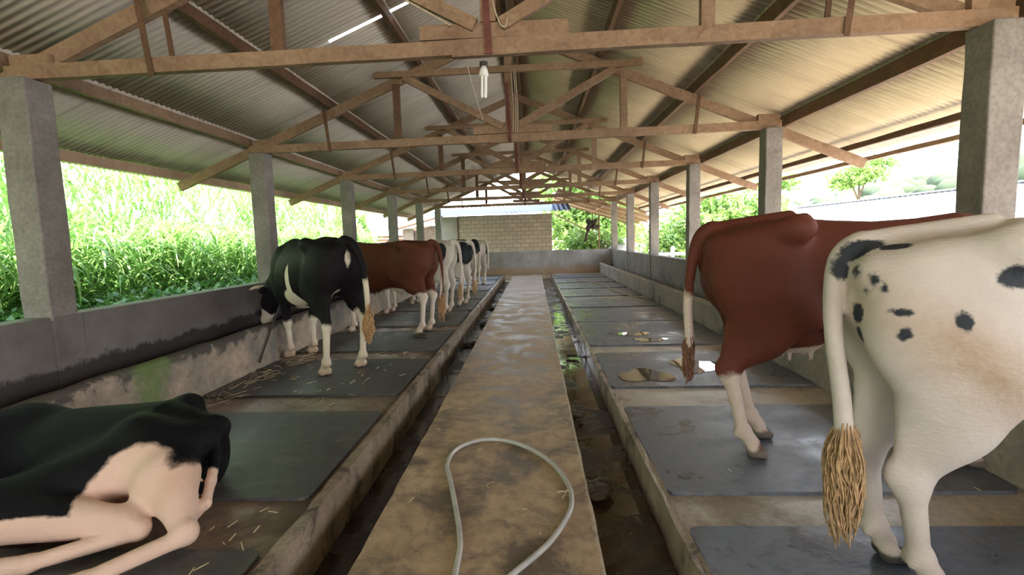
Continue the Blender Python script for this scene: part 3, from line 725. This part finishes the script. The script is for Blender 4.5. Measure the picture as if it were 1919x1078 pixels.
def cowf(*a, **k): return cow(*a, **k)
_field = field
def field(b): return b if callable(b) else _field(b)
def dirt_blackcow(P):
    x, y, z = P.T
    return np.maximum(np.clip(1-np.hypot(x+.95, y+.14)/.10, 0, 1)*np.clip((.85-z)/.2, 0, 1), np.clip((.30-z)/.30, 0, 1)*.5)
cow('black_cow', 'black cow with white shanks and a curved horn, its head in the left manger', (-2.72,6.02,.024), math.radians(136), poseK, COATK, blK,
    dirt_blackcow, .016, 1.10, tuft=((-.94,-.14,.66), .34, .05, 140), tuft_mat=m_plain('ochre_tail_hair', (.45,.27,.13), .8, .5, 40, 0))
# brown cow, left
COATBL = coat('chestnut_coat', (.115,.035,.018), (.70,.60,.50), dirt=(.46,.28,.14), warp=.07, wscale=9, hoof=(.40,.30,.22))
poseL = std_pose(udder=True, neck=[(.62,0,1.08),(.84,.0,.95),(1.0,.0,.80)], poll=(1.06,.0,.76), face=(.4,.1,-.9), tail=[(-.80,0,1.385),(-.90,0,1.33),(-.95,0,1.15),(-.96,0,.85),(-.94,0,.6),(-.93,0,.5)])
cow('brown_cow', 'chestnut brown cow with a white belly, standing behind the black cow on the left', (-2.46,8.08,.024), math.radians(166), poseL, COATBL,
    [((-.68,.16,.26),(.22,.14,.40)), ((-.68,-.16,.26),(.22,.14,.40)), ((.52,0,.2),(.25,.4,.42)), ((-.22,.05,.58),(.30,.3,.12)), ((-.90,.03,.80),(.07,.06,.3))], legs_dirt(.4,.45), .02, 1.06,
    tuft=((-.93,0,.6), .42, .05, 120), tuft_mat=m_plain('orange_tail_hair', (.42,.24,.12), .8, .5, 40, 0))
COATP = coat('pied_coat', (.70,.62,.54), (.02,.022,.026), dirt=(.50,.32,.20), warp=.08, wscale=8, hoof=(.40,.30,.22))
poseN = std_pose(neck=[(.62,0,1.08),(.84,.0,.95),(1.0,.0,.80)], poll=(1.06,.0,.76), face=(.4,.1,-.9), tail=[(-.80,0,1.385),(-.90,0,1.33),(-.95,0,1.15),(-.96,0,.85),(-.94,0,.6),(-.93,0,.5)])
OT = m_plain('pale_tail_hair', (.55,.36,.2), .8, .4, 40, 0)
cow('pied_cow', 'white cow with one black hip patch, right behind the chestnut cow on the left', (-2.48,10.15,.024), math.radians(170), poseN, COATP,
    [((-.66,.26,1.20),(.10,.14,.20)), ((.50,.1,1.45),(.08,.1,.06))], legs_dirt(.5,.5), .028, 1.06, tuft=((-.93,0,.6), .35, .05, 60), tuft_mat=OT)
cow('pied_cow', 'pied cow with a grey black rump patch, between the white cow and the farthest cows', (-2.30,11.5,.024), math.radians(163), poseN, COATP,
    [((-.70,.05,1.12),(.24,.30,.26)), ((.3,.1,1.2),(.3,.4,.3))], legs_dirt(.55,.6), .03, 1.05, tuft=((-.93,0,.6), .4, .05, 60), tuft_mat=OT)
cow('pied_cow', 'black backed cow with white legs, second farthest in the left row', (-2.50,14.4,.024), math.radians(160), poseN, COATP,
    [((-.5,.0,1.27),(.62,.6,.30)), ((.3,.1,1.2),(.3,.4,.4))], legs_dirt(.2,.3), .03, 1.06)
cow('pied_cow', 'black and white cow, farthest in the left row, its tail swinging to the right', (-2.36,16.6,.024), math.radians(150), poseN, COATP,
    [((-.30,.25,1.15),(.36,.22,.36)), ((-.78,-.17,1.20),(.22,.15,.28)), ((.4,.1,1.2),(.3,.4,.4))], legs_dirt(.1,.3), .03, 1.06)
# lying cow
sl = SDF()
sl.loft([(-.66,.34,.08,.10),(-.60,.44,.0,.20),(-.48,.50,-.05,.29),(-.34,.55,-.05,.34),(-.1,.53,-.05,.38),(.20,.51,-.05,.38),(.45,.49,-.05,.32),(.62,.46,.02,.24)], .06, 2.2, None, .35)
for q in (-1, 1): sl.ell((-.34,q*.22,.47), (.08,.06,.06), .12); sl.ell((-.62,q*.09,.36), (.06,.05,.06), .08)
sl.cone((-.40,.24,.30), (.12,.52,.17), .19, .15, .10); sl.cone((.12,.58,.17), (-.58,.60,.13), .15, .065, .06); sl.ell((-.64,.62,.11), (.055,.05,.055), .03)
sl.cone((-.62,.61,.09), (-.25,.80,.05), .042, .036, .03); sl.cone((-.25,.80,.05), (-.05,.83,.04), .042, .04, .02)
sl.cone((-.50,.22,.28), (-.60,.38,.24), .19, .15, .10); sl.cone((-.64,.38,.26), (-.86,.61,.10), .13, .058, .06); sl.ell((-.89,.63,.10), (.055,.05,.055), .03)
sl.cone((-.88,.63,.08), (-.62,.92,.05), .042, .036, .03); sl.cone((-.62,.92,.05), (-.46,.98,.04), .042, .04, .02)
sl.path([(-.54,0,.42),(-.66,.05,.34),(-.73,.14,.26),(-.80,.30,.19),(-.86,.44,.14),(-.80,.52,.06)], [.04,.034,.030,.026,.026,.022], .02)
sl.cone((.56,0,.32), (.78,.32,.32), .22, .16, .10); sl.cone((.78,.32,.33), (.80,.74,.20), .13, .075, .05)
sl.cone((.50,.25,.16), (.62,.45,.08), .10, .05, .05); sl.cone((.62,.45,.08), (.35,.50,.05), .045, .035, .03)
def blLy(P):
    x, y, z = P.T
    d = _field([((-.78,.52,.08),(.24,.34,.28)), ((-.52,.46,.14),(.27,.30,.31)), ((-.25,.80,.02),(.6,.34,.20)), ((-.84,.36,.12),(.07,.2,.12))])(P)
    return d
COATLY = coat('black_pied_coat', (.008,.0075,.0085), (.70,.49,.38), spec=.08, dirt=(.50,.30,.16), warp=.09, wscale=7)
lc = cow('lying_cow', 'black cow with white hind legs, lying down at the left front', (-2.62,2.86,.018), math.radians(180), None, COATLY, blLy,
    lambda P: np.clip(1-np.linalg.norm((P-[-.72,.45,.25])/[.12,.2,.12], axis=1), 0, 1)*.6, .0145, 1.0, sdf=sl)

# ------------------------------------------------------------------ small things
# hose
hp = [(-.37,1.3,.014),(-.385,2.07,.014),(-.41,2.37,.014),(-.55,2.93,.014),(-.61,3.15,.014),(-.59,3.39,.014),(-.45,3.55,.014),(-.27,3.555,.014),(-.07,3.41,.014),(.09,3.16,.014),(.17,2.89,.014),(.18,2.67,.014),(.13,2.49,.014),(.04,2.3,.014),(-.06,2.16,.014),(-.13,2.07,.014),(-.28,1.85,.014),(-.5,1.3,.014)]
ho = empty('hose', (-.4,2.3,0)); mb = MB().tube([Vector(p)-Vector((-.4,2.3,0)) for p in bez(hp, 6)], .0145, 10); mb.build('hose_line', HOSEM, ho, True)
kn = Vector((.165,2.78,.014))-Vector((-.4,2.3,0)); mb = MB()
for i in range(3):
    a = Vector((0,(i-1)*.007,0)); mb.tube([kn+a+Vector((.016*math.cos(q),0,.016*math.sin(q))) for q in np.linspace(0,2*PI,10)], .003, 5)
mb.tube([kn, kn+Vector((-.03,.012,.004)), kn+Vector((-.06,.02,-.006))], .005, 6).tube([kn, kn+Vector((-.02,-.02,.0)), kn+Vector((-.035,-.05,-.008))], .004, 6)
mb.build('string_knot', ROPEM, ho, True)
tag(ho, 'pale grey hose lying in a loop on the concrete walkway', 'hose')
# bulb below the nearest tie beam
bo = empty('light_bulb', (-.345,3.9,2.81))
MB().tube([(0,0,.03),(0,0,.0)], .032, 12).build('lamp_holder', IRON, bo, True)
MB().tube([(0,0,0),(0,0,-.03),(-.002,0,-.055),(-.003,0,-.075)], [.018,.030,.037,.034], 14).build('lamp_base', WHITEP, bo, True)
for i in range(4):
    a = PI/4+PI/2*i; x, y = .019*math.cos(a), .019*math.sin(a)
    MB().tube(bez([(x,y,-.07),(x-.003,y,-.15),(x-.007,y,-.215),(x*.6-.008,y*.6,-.228)], 3), .0105, 8).build('glass_tube', WHITEP, bo, True)
tag(bo, 'unlit white compact fluorescent bulb hanging under the nearest tie beam', 'light bulb')
def cable(name, pts, r, m, lab, cat='rope'):
    o0 = Vector(pts[0]); return tag(MB().tube([p-o0 for p in bez(pts, 6)], r, 6).build(name, m, None, True), lab, cat), o0
def rope(name, pts, r, m, lab, cat='rope'):
    o, o0 = cable(name, pts, r, m, lab, cat); o.location = o0; return o
rope('rope', [(-1.15,3.6,3.38),(-.95,3.7,3.27),(-.70,3.85,3.17),(-.58,3.86,3.10)], .008, ROPEM, 'pale rope running from the left roof sheet to the nearest tie beam')
rope('rope', [(-.28,3.84,3.5),(-.26,3.83,3.25),(-.21,3.83,3.09),(-.17,3.83,3.065),(-.15,3.83,3.13)], .006, ROPEM, 'thin pale rope looped over the nearest king post')
rope('wire', [(-.47,3.9,2.83),(-.44,3.95,2.68),(-.38,4.1,2.45)], .003, ROPEM, 'thin wire dangling left of the light bulb', 'wire')
for i, dx in enumerate((.0, .035, .06)):
    rope('rope', [(-.30+dx+.04,7.22,3.88),(-.27+dx+.03,7.2,3.4),(-.25+dx,7.2,3.02-.02*i)], .007, ROPEM, ['thin rope down the second king post, leftmost of its bundle', 'middle rope of the bundle on the second king post', 'rightmost rope of the bundle on the second king post'][i])
rope('rope', [(1.46,16.6,.04),(1.86,15.97,.04),(2.06,15.01,.04),(2.13,13.46,.04),(2.3,12.4,.04),(2.62,11.6,.05)], .014, ROPEM, 'pale rope lying across the mats at the far right')
# tether of the black cow
rope('tether_rope', [(-3.3,6.55,.95),(-3.34,6.2,.60),(-3.345,5.75,.10)], .012, IRON, 'dark tether rope from the black cow to the manger foot')
def dung(x, y, z, r, lab, n=6, name='dung_pile'):
    mb = MB()
    for i in range(n):
        a = random.uniform(0, 2*PI); d = random.uniform(0, r*.7); mb.blob((d*math.cos(a), d*math.sin(a), r*.10), (r*random.uniform(.35,.6), r*random.uniform(.3,.5), r*random.uniform(.15,.3)), 9, 6, .12)
    o = mb.build(name, DUNG, None, True); o.location = (x, y, z); return tag(o, lab, 'dung', 'dung on the stall mats')
dung(-1.78, 7.55, .02, .15, 'dung pile beside the hind hooves of the chestnut cow')
dung(-1.72, 9.4, .02, .13, 'dung pile behind the chestnut cow, under its tail')
dung(-3.30, 5.72, .0, .10, 'dark muck lump where the tether meets the left manger foot')
for x, y, r, lab in ((.40,3.15,.14,'dung clump in the right gutter beside the hose loop'), (.36,4.55,.10,'dung clump in the right gutter past the walkway notch'), (.48,6.9,.09,'small dung clump in the far part of the right gutter')):
    dung(x, y, -.17, r, lab)
for i, (x, y) in enumerate(((-1.08,8.3),(-1.05,10.2),(-1.1,12.5))):
    dung(x, y, -.27, .16, ['nearest muck heap in the left gutter', 'middle muck heap in the left gutter', 'farthest muck heap in the left gutter'][i])
# straw bits
mb = MB()
def straws(n, x0, x1, y0, y1, z, L=.09):
    for i in range(n):
        x, y, a = random.uniform(x0,x1), random.uniform(y0,y1), random.uniform(0, PI); l = random.uniform(.3,1)*L
        mb.bar((x,y,z), (x+l*math.cos(a), y+l*math.sin(a), z+random.uniform(0,.01)), .004, .003)
straws(50, -3.2,-1.5, 4.3,6.6,.03,.12); straws(60,-3.25,-3.0,4.2,6.5,.03,.3); straws(40,WX0,WX1,2,7,.004,.05); straws(30,-2.9,-2.0,7.5,9,.03,.14); straws(25,.8,2.6,2,9,.03,.05); straws(20,-2.0,-1.4,2,2.6,.03,.08)
tag(mb.build('straw_bits', STRAW), 'scattered pale straw bits on mats and walkway', 'straw', kind='stuff')
# puddles
def puddle(x, y, rx, ry, lab):
    n = 22; v = []; ph = random.uniform(0, 6)
    for i in range(n):
        a = 2*PI*i/n; k = 1+.18*math.sin(3*a+ph)+.1*math.sin(5*a); v.append((rx*k*math.cos(a), ry*k*math.sin(a), .0035))
    v += [(p[0]*1.02, p[1]*1.02, 0) for p in v]
    o = MB().add(v, [tuple(range(n))]+[(i,i+n,(i+1)%n+n,(i+1)%n) for i in range(n)]).build('puddle', PUD); o.location = (x, y, .0255); tag(o, lab, 'puddle', 'puddles on the right mats')
puddle(1.45,7.45,.28,.14,'thin bright puddle on the fourth right mat'); puddle(1.62,7.0,.22,.13,'bright yellow reflecting puddle beside the thin one on the fourth right mat')
puddle(1.78,5.55,.26,.30,'bright yellow reflecting puddle on the third right mat'); puddle(1.15,5.18,.28,.24,'dark puddle at the near corner of the third right mat')

# ------------------------------------------------------------------ vegetation on the left bank
v = []; f = []; 
for j, y in enumerate(np.linspace(-8, 22, 60)):
    for i, x in enumerate(np.linspace(-4.5, -26, 30)):
        h = -.45+np.interp(-x, [4.5,5.0,7,9,26], [0,.55,1.3,2.2,4.5])+random.uniform(-.08,.08); v.append((x, y, h))
for j in range(59):
    for i in range(29): a = j*30+i; f.append((a, a+1, a+31, a+30))
tag(MB().add(v, f).build('ground_bank_left', BANKM, None, True), kind='structure')
def bank(x): return -.45+float(np.interp(-x, [4.5,5.0,7,9,26], [0,.55,1.3,2.2,4.5]))
def blade(mb, base, yaw, L, rise, droop, wd, n=6):
    b = Vector(base); d = Vector((math.cos(yaw), math.sin(yaw), 0)); s = Vector((-d.y, d.x, 0)); v = []
    el = rise; p = b.copy()
    for i in range(n+1):
        t = i/n; wv = wd*(.5+.9*t if t < .35 else (1-t)/.65*.82+.02)
        v += [p-s*wv/2, p+s*wv/2]
        el -= droop/n*(.4+1.2*t); p = p+(d*math.cos(el)+Vector((0,0,1))*math.sin(el))*(L/n)
    mb.add(v, [(2*i,2*i+1,2*i+3,2*i+2) for i in range(n)])
mb = MB()
for c in range(1150):
    x = -random.uniform(6.1, 9.6); y = random.uniform(-2, 19.2) if c % 7 else random.uniform(-10, -2); 
    if c < 600: x = -random.uniform(6.0, 7.4)
    z0 = bank(x)-.05; H = random.uniform(1.5, 3.1) if x < -6.95 else random.uniform(.7, 1.15); lean = random.uniform(-.15, .35)
    for q in range(15):
        t = random.random()**.7; z = z0+H*t
        blade(mb, (x+lean*t*t+random.uniform(-.1,.1), y+random.uniform(-.12,.12), z), random.uniform(0, 2*PI), random.uniform(.7,1.25), random.uniform(.9,1.4), random.uniform(1.6,2.9), random.uniform(.03,.062))
tag(mb.build('tall_grass', GRASS, None, True), 'tall dense bright green elephant grass along the left bank', 'grass', kind='stuff')
mb = MB()
for c in range(26000):
    x = -4.45-random.random()**1.3*2.6; y = random.uniform(-1, 19); z = max(bank(x), .35)+random.uniform(0,.55)*(1 if x < -4.7 else .6)
    r = random.uniform(.035,.085); a = random.uniform(0, 2*PI); el = random.uniform(-.5,.9)
    d = Vector((math.cos(a)*math.cos(el), math.sin(a)*math.cos(el), math.sin(el))); s = Vector((-math.sin(a), math.cos(a), random.uniform(-.4,.4))).normalized(); p = Vector((x,y,z))
    mb.add([p, p+d*r+s*r*.55, p+d*2*r, p+d*r-s*r*.55], [(0,1,2),(0,2,3)])
tag(mb.build('weed_cover', WEED), 'low dark green leafy weeds behind the left parapet', 'weeds', kind='stuff')

mb = MB()
for c in range(420):
    x = -random.uniform(5.75, 7.0); y = random.uniform(0, 17)
    blade(mb, (x-.35, y, random.uniform(1.7, 2.7) if x < -6.5 else random.uniform(1.3,1.7)), random.uniform(-1.2, 1.2), random.uniform(.8,1.3), random.uniform(.2,.9), random.uniform(1.9,2.8), random.uniform(.045,.08), 7)
tag(mb.build('drooping_grass_blades', GRASS, None, True), 'long pale drooping grass blades in front of the elephant grass', 'grass', kind='stuff')
# ------------------------------------------------------------------ trees
def tree(name, loc, trunk, crowns, nl, ls, lab, cat='tree', grp=None, lm=None):
    t = empty(name, loc); mb = MB()
    top = Vector((0,0,trunk))
    mb.tube([(0,0,0),(.04,0,trunk*.5),top], [.09+.01*trunk,.07,.05], 8)
    for c, r in crowns: mb.tube([top*.8, top.lerp(Vector(c), .5)+Vector((0,0,.1)), Vector(c)], [.05,.035,.015], 6)
    mb.build('trunk', BARK, t, True)
    V = []; F = []; tot = sum(r[0]*r[1]*r[2] for c, r in crowns)
    for c, r in crowns:
        n = int(nl*r[0]*r[1]*r[2]/tot)
        u = rng.normal(size=(n,3)); u /= np.linalg.norm(u, axis=1)[:,None]; k = rng.random(n)**.45
        P = np.array(c)+u*k[:,None]*np.array(r)*(1+.25*np.sin(u[:,0:1]*5+u[:,2:3]*4))
        a = rng.normal(size=(n,3)); a /= np.linalg.norm(a, axis=1)[:,None]; b = np.cross(a, rng.normal(size=(n,3))); b /= np.linalg.norm(b, axis=1)[:,None]
        s = ls*(.6+.8*rng.random(n))[:,None]; m = len(V)
        Q = np.stack([P-a*s, P+b*s*.5, P+a*s, P-b*s*.5], 1).reshape(-1,3); V += Q.tolist(); F += [(m+4*i, m+4*i+1, m+4*i+2, m+4*i+3) for i in range(n)]
    MB().add(V, F).build('crown', lm or TREEL, t); return tag(t, lab, cat, grp)
G1 = 'trees and bushes beyond the right parapet'
tree('leafy_bush', (7.3,19.6,-.4), .9, [((0,0,1.4),(1.1,1.2,1.2)),((1.3,0,1.2),(1.2,1,1.0))], 2600, .11, 'leafy bush at the far end of the white roofed shed', 'bush', G1)
tree('leafy_tree', (8.6,24.5,-.4), 2.5, [((0,0,3.0),(1.9,1.8,1.6)),((1.2,-1,2.0),(1.2,1.3,1.1)),((-.9,.4,1.8),(1.0,1.2,1.2))], 5200, .13, 'dense leafy tree behind the third and fourth right columns', grp=G1)
tree('leafy_tree', (10.6,23.5,-.4), 1.8, [((0,0,2.6),(1.2,1.6,1.3)),((.6,-1,1.4),(1.4,1.2,1.1))], 3600, .13, 'leafy tree with bare twigs left of the second right column', grp=G1)
tree('leafy_bush', (6.9,26.5,-.4), 1.0, [((0,0,1.5),(1.3,1.3,1.4)),((1.0,0,.9),(1.3,1.2,1.0))], 3200, .12, 'leafy bush between the fourth and fifth right columns', 'bush', G1)
tree('umbrella_tree', (18.9,30,-.4), 4.4, [((0,0,5.0),(1.5,1.4,.55)),((.9,0,5.6),(1.0,1.0,.45)), ((-.8,.2,4.6),(.9,.9,.4))], 2600, .13, 'small flat crowned tree on a thin trunk, alone before the hazy hill', grp=None)
tree('leafy_tree', (19.5,42,-.4), 5, [((0,0,6.0),(2.4,1.6,1.0))], 1500, .2, 'distant small tree tucked under the roof edge beside the second right column')
tree('leafy_tree', (3.2,33,-.4), 4.2, [((0,0,5.2),(3.2,2,2.4)),((1.8,0,3.0),(2.6,2,2.0)),((-1.2,0,2.4),(1.9,1.5,1.8))], 8000, .2, 'big bright tree behind the block building, seen under the far gable', grp=None)
tree('leafy_bush', (2.7,27.5,-.4), .8, [((0,0,1.2),(1.3,1,1.3)),((1.5,.3,1.0),(1.0,1,1.2))], 4200, .12, 'bright bush right of the block wall beyond the far end', 'bush')
tree('leafy_bush', (-7.6,20.6,.6), 1.2, [((0,0,1.5),(.9,1.0,1.1))], 1500, .12, 'drooping green bush before the tin shed at the far left', 'bush', lm=GRASS)
# hillside
v = []; f = []; NX, NY = 46, 60
for j in range(NY):
    for i in range(NX):
        x = 17+i*3.2; y = -20+j*3.6; d = max(0, (x-17))/120
        h = -.5+27*d**1.05*(1-.0028*(y-20))+1.2*math.sin(x*.21+y*.13)*min(1, d*5)+random.uniform(-.5,.5)*min(1, d*4); v.append((x,y,h))
for j in range(NY-1):
    for i in range(NX-1): a = j*NX+i; f.append((a,a+1,a+NX+1,a+NX))
tag(MB().add(v, f).build('ground_hillside', HILLM, None, True), kind='structure')
mb = MB()
for q in range(420):
    x = random.uniform(26,110); y = random.uniform(-10,140); d = (x-17)/120; h = -.5+27*d**1.05*(1-.0028*(y-20)); r = random.uniform(.6,1.8)
    mb.blob((x,y,h+r*.4), (r*1.3,r*1.3,r), 8, 5, .25)
tag(mb.build('hillside_shrubs', HILLM, None, True), 'hazy pale shrubs scattered over the distant hillside', 'shrubs', kind='stuff')

# ------------------------------------------------------------------ neighbouring roof on the right
nb = empty('neighbouring_shed', (9,8,-.4)); v = []; f = []; ys = np.linspace(-16, 9.5, 820); pf = [(-3.2,1.6),(0,2.66),(3.2,1.6)]
for y in ys:
    for x, z in pf: v.append((x, y, z+.015*math.sin(y*2*PI/.18)))
for j in range(len(ys)-1):
    for i in range(2): a = j*3+i; f.append((a, a+1, a+4, a+3))
MB().add(v, f).build('roof', WHITEROOF, nb); MB().bar((0,-16,2.69),(0,9.5,2.69),.22,.03).build('ridge_cap', m_plain('grey_ridge', (.30,.30,.32), .7, .2, 2), nb)
MB().box(-2.9,2.9,-15.8,9.3,0,1.6).build('wall', BEIGE, nb); tag(nb, 'low neighbouring shed with a sunlit near white roof beyond the right parapet', 'shed')
# white posts among the bushes
for i, (x, y) in enumerate(((5.1,18.6),(5.6,20.3))):
    o = MB().box(-.05,.05,-.05,.05,0,1.45).box(-.6,.6,-.02,.02,1.15,1.2).build('fence_post', WHITEROOF); o.location = (x,y,-.42); tag(o, ['pale fence post with a rail, nearer one before the bushes', 'pale fence post with a rail, farther one before the bushes'][i], 'post', 'pale fence posts')
# ------------------------------------------------------------------ beyond the far wall
bb = empty('block_building', (-1.3,24.5,-.42))
def rel(x0,x1,y0,y1,z0,z1): return MB().box(x0+1.3,x1+1.3,y0-24.5,y1-24.5,z0+.42,z1+.42)
rel(-3.45,.86,23.0,26.5,-.42,2.62).build('block_wall', BLOCK, bb); rel(-4.55,-3.47,23.02,26.3,-.42,2.6).build('rendered_wall', BEIGE, bb); rel(-3.50,-3.44,22.96,23.06,-.42,2.6).build('corner_post', WOODD, bb)
v = []; f = []; xs = np.linspace(-4.75, 1.75, 330)
for x in xs:
    z = .035*math.sin(x*2*PI/.22)
    v += [(x+1.3, 22.5-24.5, 2.66+.42+z+.02*(x+1.5)), (x+1.3, 24.9-24.5, 3.14+.42+z+.02*(x+1.5))]
MB().add(v, [(2*i,2*i+2,2*i+3,2*i+1) for i in range(len(xs)-1)]).build('tin_roof', TIN, bb)
tag(bb, 'block walled building with a blue grey corrugated tin roof beyond the far wall', 'building')
ts = empty('tin_shed', (-8.2,26,-.42)); v = []; f = []
xs = np.linspace(-1.5,1.5,120); v = [q for x in xs for q in ((x,0+.03*math.sin(x*40),0),(x,.03*math.sin(x*40),1.75))]
MB().add(v, [(2*i,2*i+2,2*i+3,2*i+1) for i in range(119)]).build('tin_wall', SLIVER, ts)
for i in range(3): MB().box(-1.5,1.5,-.06,-.02,1.80+.17*i,1.94+.17*i).build('plank', RUSTTIN, ts)
v = [q for x in np.linspace(-2.4,1.9,160) for q in ((x,-.5,2.42+.04*math.sin(x*20)),(x,1.4,2.95+.04*math.sin(x*20)))]
MB().add(v, [(2*i,2*i+2,2*i+3,2*i+1) for i in range(159)]).build('roof', WHITEROOF, ts)
tag(ts, 'little shed with tin wall, rusty orange planks and bright roof at the far left', 'shed')
ps = empty('plank_shed', (-5.6,25,-.42))
MB().box(-1.0,-.45,0,1.2,0,2.6).build('pale_panel', m_plain('pale_panel_paint', (.22,.18,.15), .8, .2, 3), ps); MB().box(-.43,1.0,.1,1.2,0,2.7).build('dark_wall', m_plain('brown_boards', (.16,.12,.09), .9, .3, 4), ps)
MB().bar((-1.3,-.3,2.55),(1.1,-.3,3.15),.5,.06).build('roof_edge', WOODD, ps); tag(ps, 'small brown shed with a pale panel left of the block building', 'shed')
# lean-to on the far right
lt = empty('lean_to', (3.0,24,-.42)); v = []
for y in np.linspace(21.6,28,90):
    for x in (1.1, 3.2, 5.4): v.append((x-3.0, y-24, 3.62-.33*(x-1.1)+.42+.015*math.sin(y*2*PI/.15)))
MB().add(v, [(3*j+i,3*j+i+1,3*j+i+4,3*j+i+3) for j in range(89) for i in range(2)]).build('roof_sheet', m_plain('lean_to_sheet', (.26,.20,.14), .7, .15, 2), lt)
MB().bar((.95-3,22.1-24,2.95),(2.55-3,22.4-24,2.15),.05,.05).build('brace_pole', ROPEM, lt)
for i, (x, y, h) in enumerate(((2.95,22.6,2.9),(3.7,22.4,2.85),(4.6,23,2.4))): MB().tube([(x-3,y-24,0),(x-3,y-24,h)], .035, 8).build('post', WOOD if i != 1 else WHITEP, lt, True)
for i in range(4): yy = 21.8+1.9*i; MB().bar((1.1-3,yy-24,3.52+.42),(5.4-3,yy-24,3.52-.33*4.3+.42),.05,.08).build('rafter', WOOD, lt)
MB().bar((3.2-3,21.6-24,2.85+.42),(3.2-3,28-24,2.85+.42),.05,.07).build('purlin', WOOD, lt); tag(lt, 'lean-to with a beige sheet roof on thin posts behind the far right corner', 'lean-to')
o = MB()
for i in range(14): o.blob((random.uniform(-.2,.2),random.uniform(-.15,.15),random.uniform(-.16,.16)), (.12,.1,.1), 8, 6, .2)
for i in range(8): o.tube([(random.uniform(-.3,.0),0,-.1),(random.uniform(-.35,-.15),0,-.4),(random.uniform(-.45,-.2),0,-.75)], .025, 5)
o.tube([(0,0,.1),(0,0,.62)], .012, 5)
o = o.build('rag_bundle', IRON); o.location = (2.62,22.2,2.05); tag(o, 'dark bundle of rags hanging from the lean-to behind the far wall', 'bundle')
tk = empty('water_tank', (4.1,24.2,-.42)); MB().tube([(0,0,0),(0,0,1.2),(0,0,1.42),(0,0,1.5)], [.62,.62,.45,.2], 20).build('tank_body', WHITEROOF, tk, True); MB().tube([(0,0,1.48),(0,0,1.56)], .2, 12).build('lid', SLIVER, tk, True)
tag(tk, 'pale water tank behind the far right corner of the shed', 'tank')
cr = empty('metal_stand', (3.15,22.3,-.42))
for i in range(6): MB().tube([(-.2+.08*i,0,0),(-.2+.08*i,0,1.75)], .014, 6).build('bar', IRON, cr, True)
for z in (1.3,1.7): MB().bar((-.22,0,z),(.22,0,z),.02,.02).build('rail', IRON, cr)
tag(cr, 'dark barred metal stand just behind the far wall', 'stand')
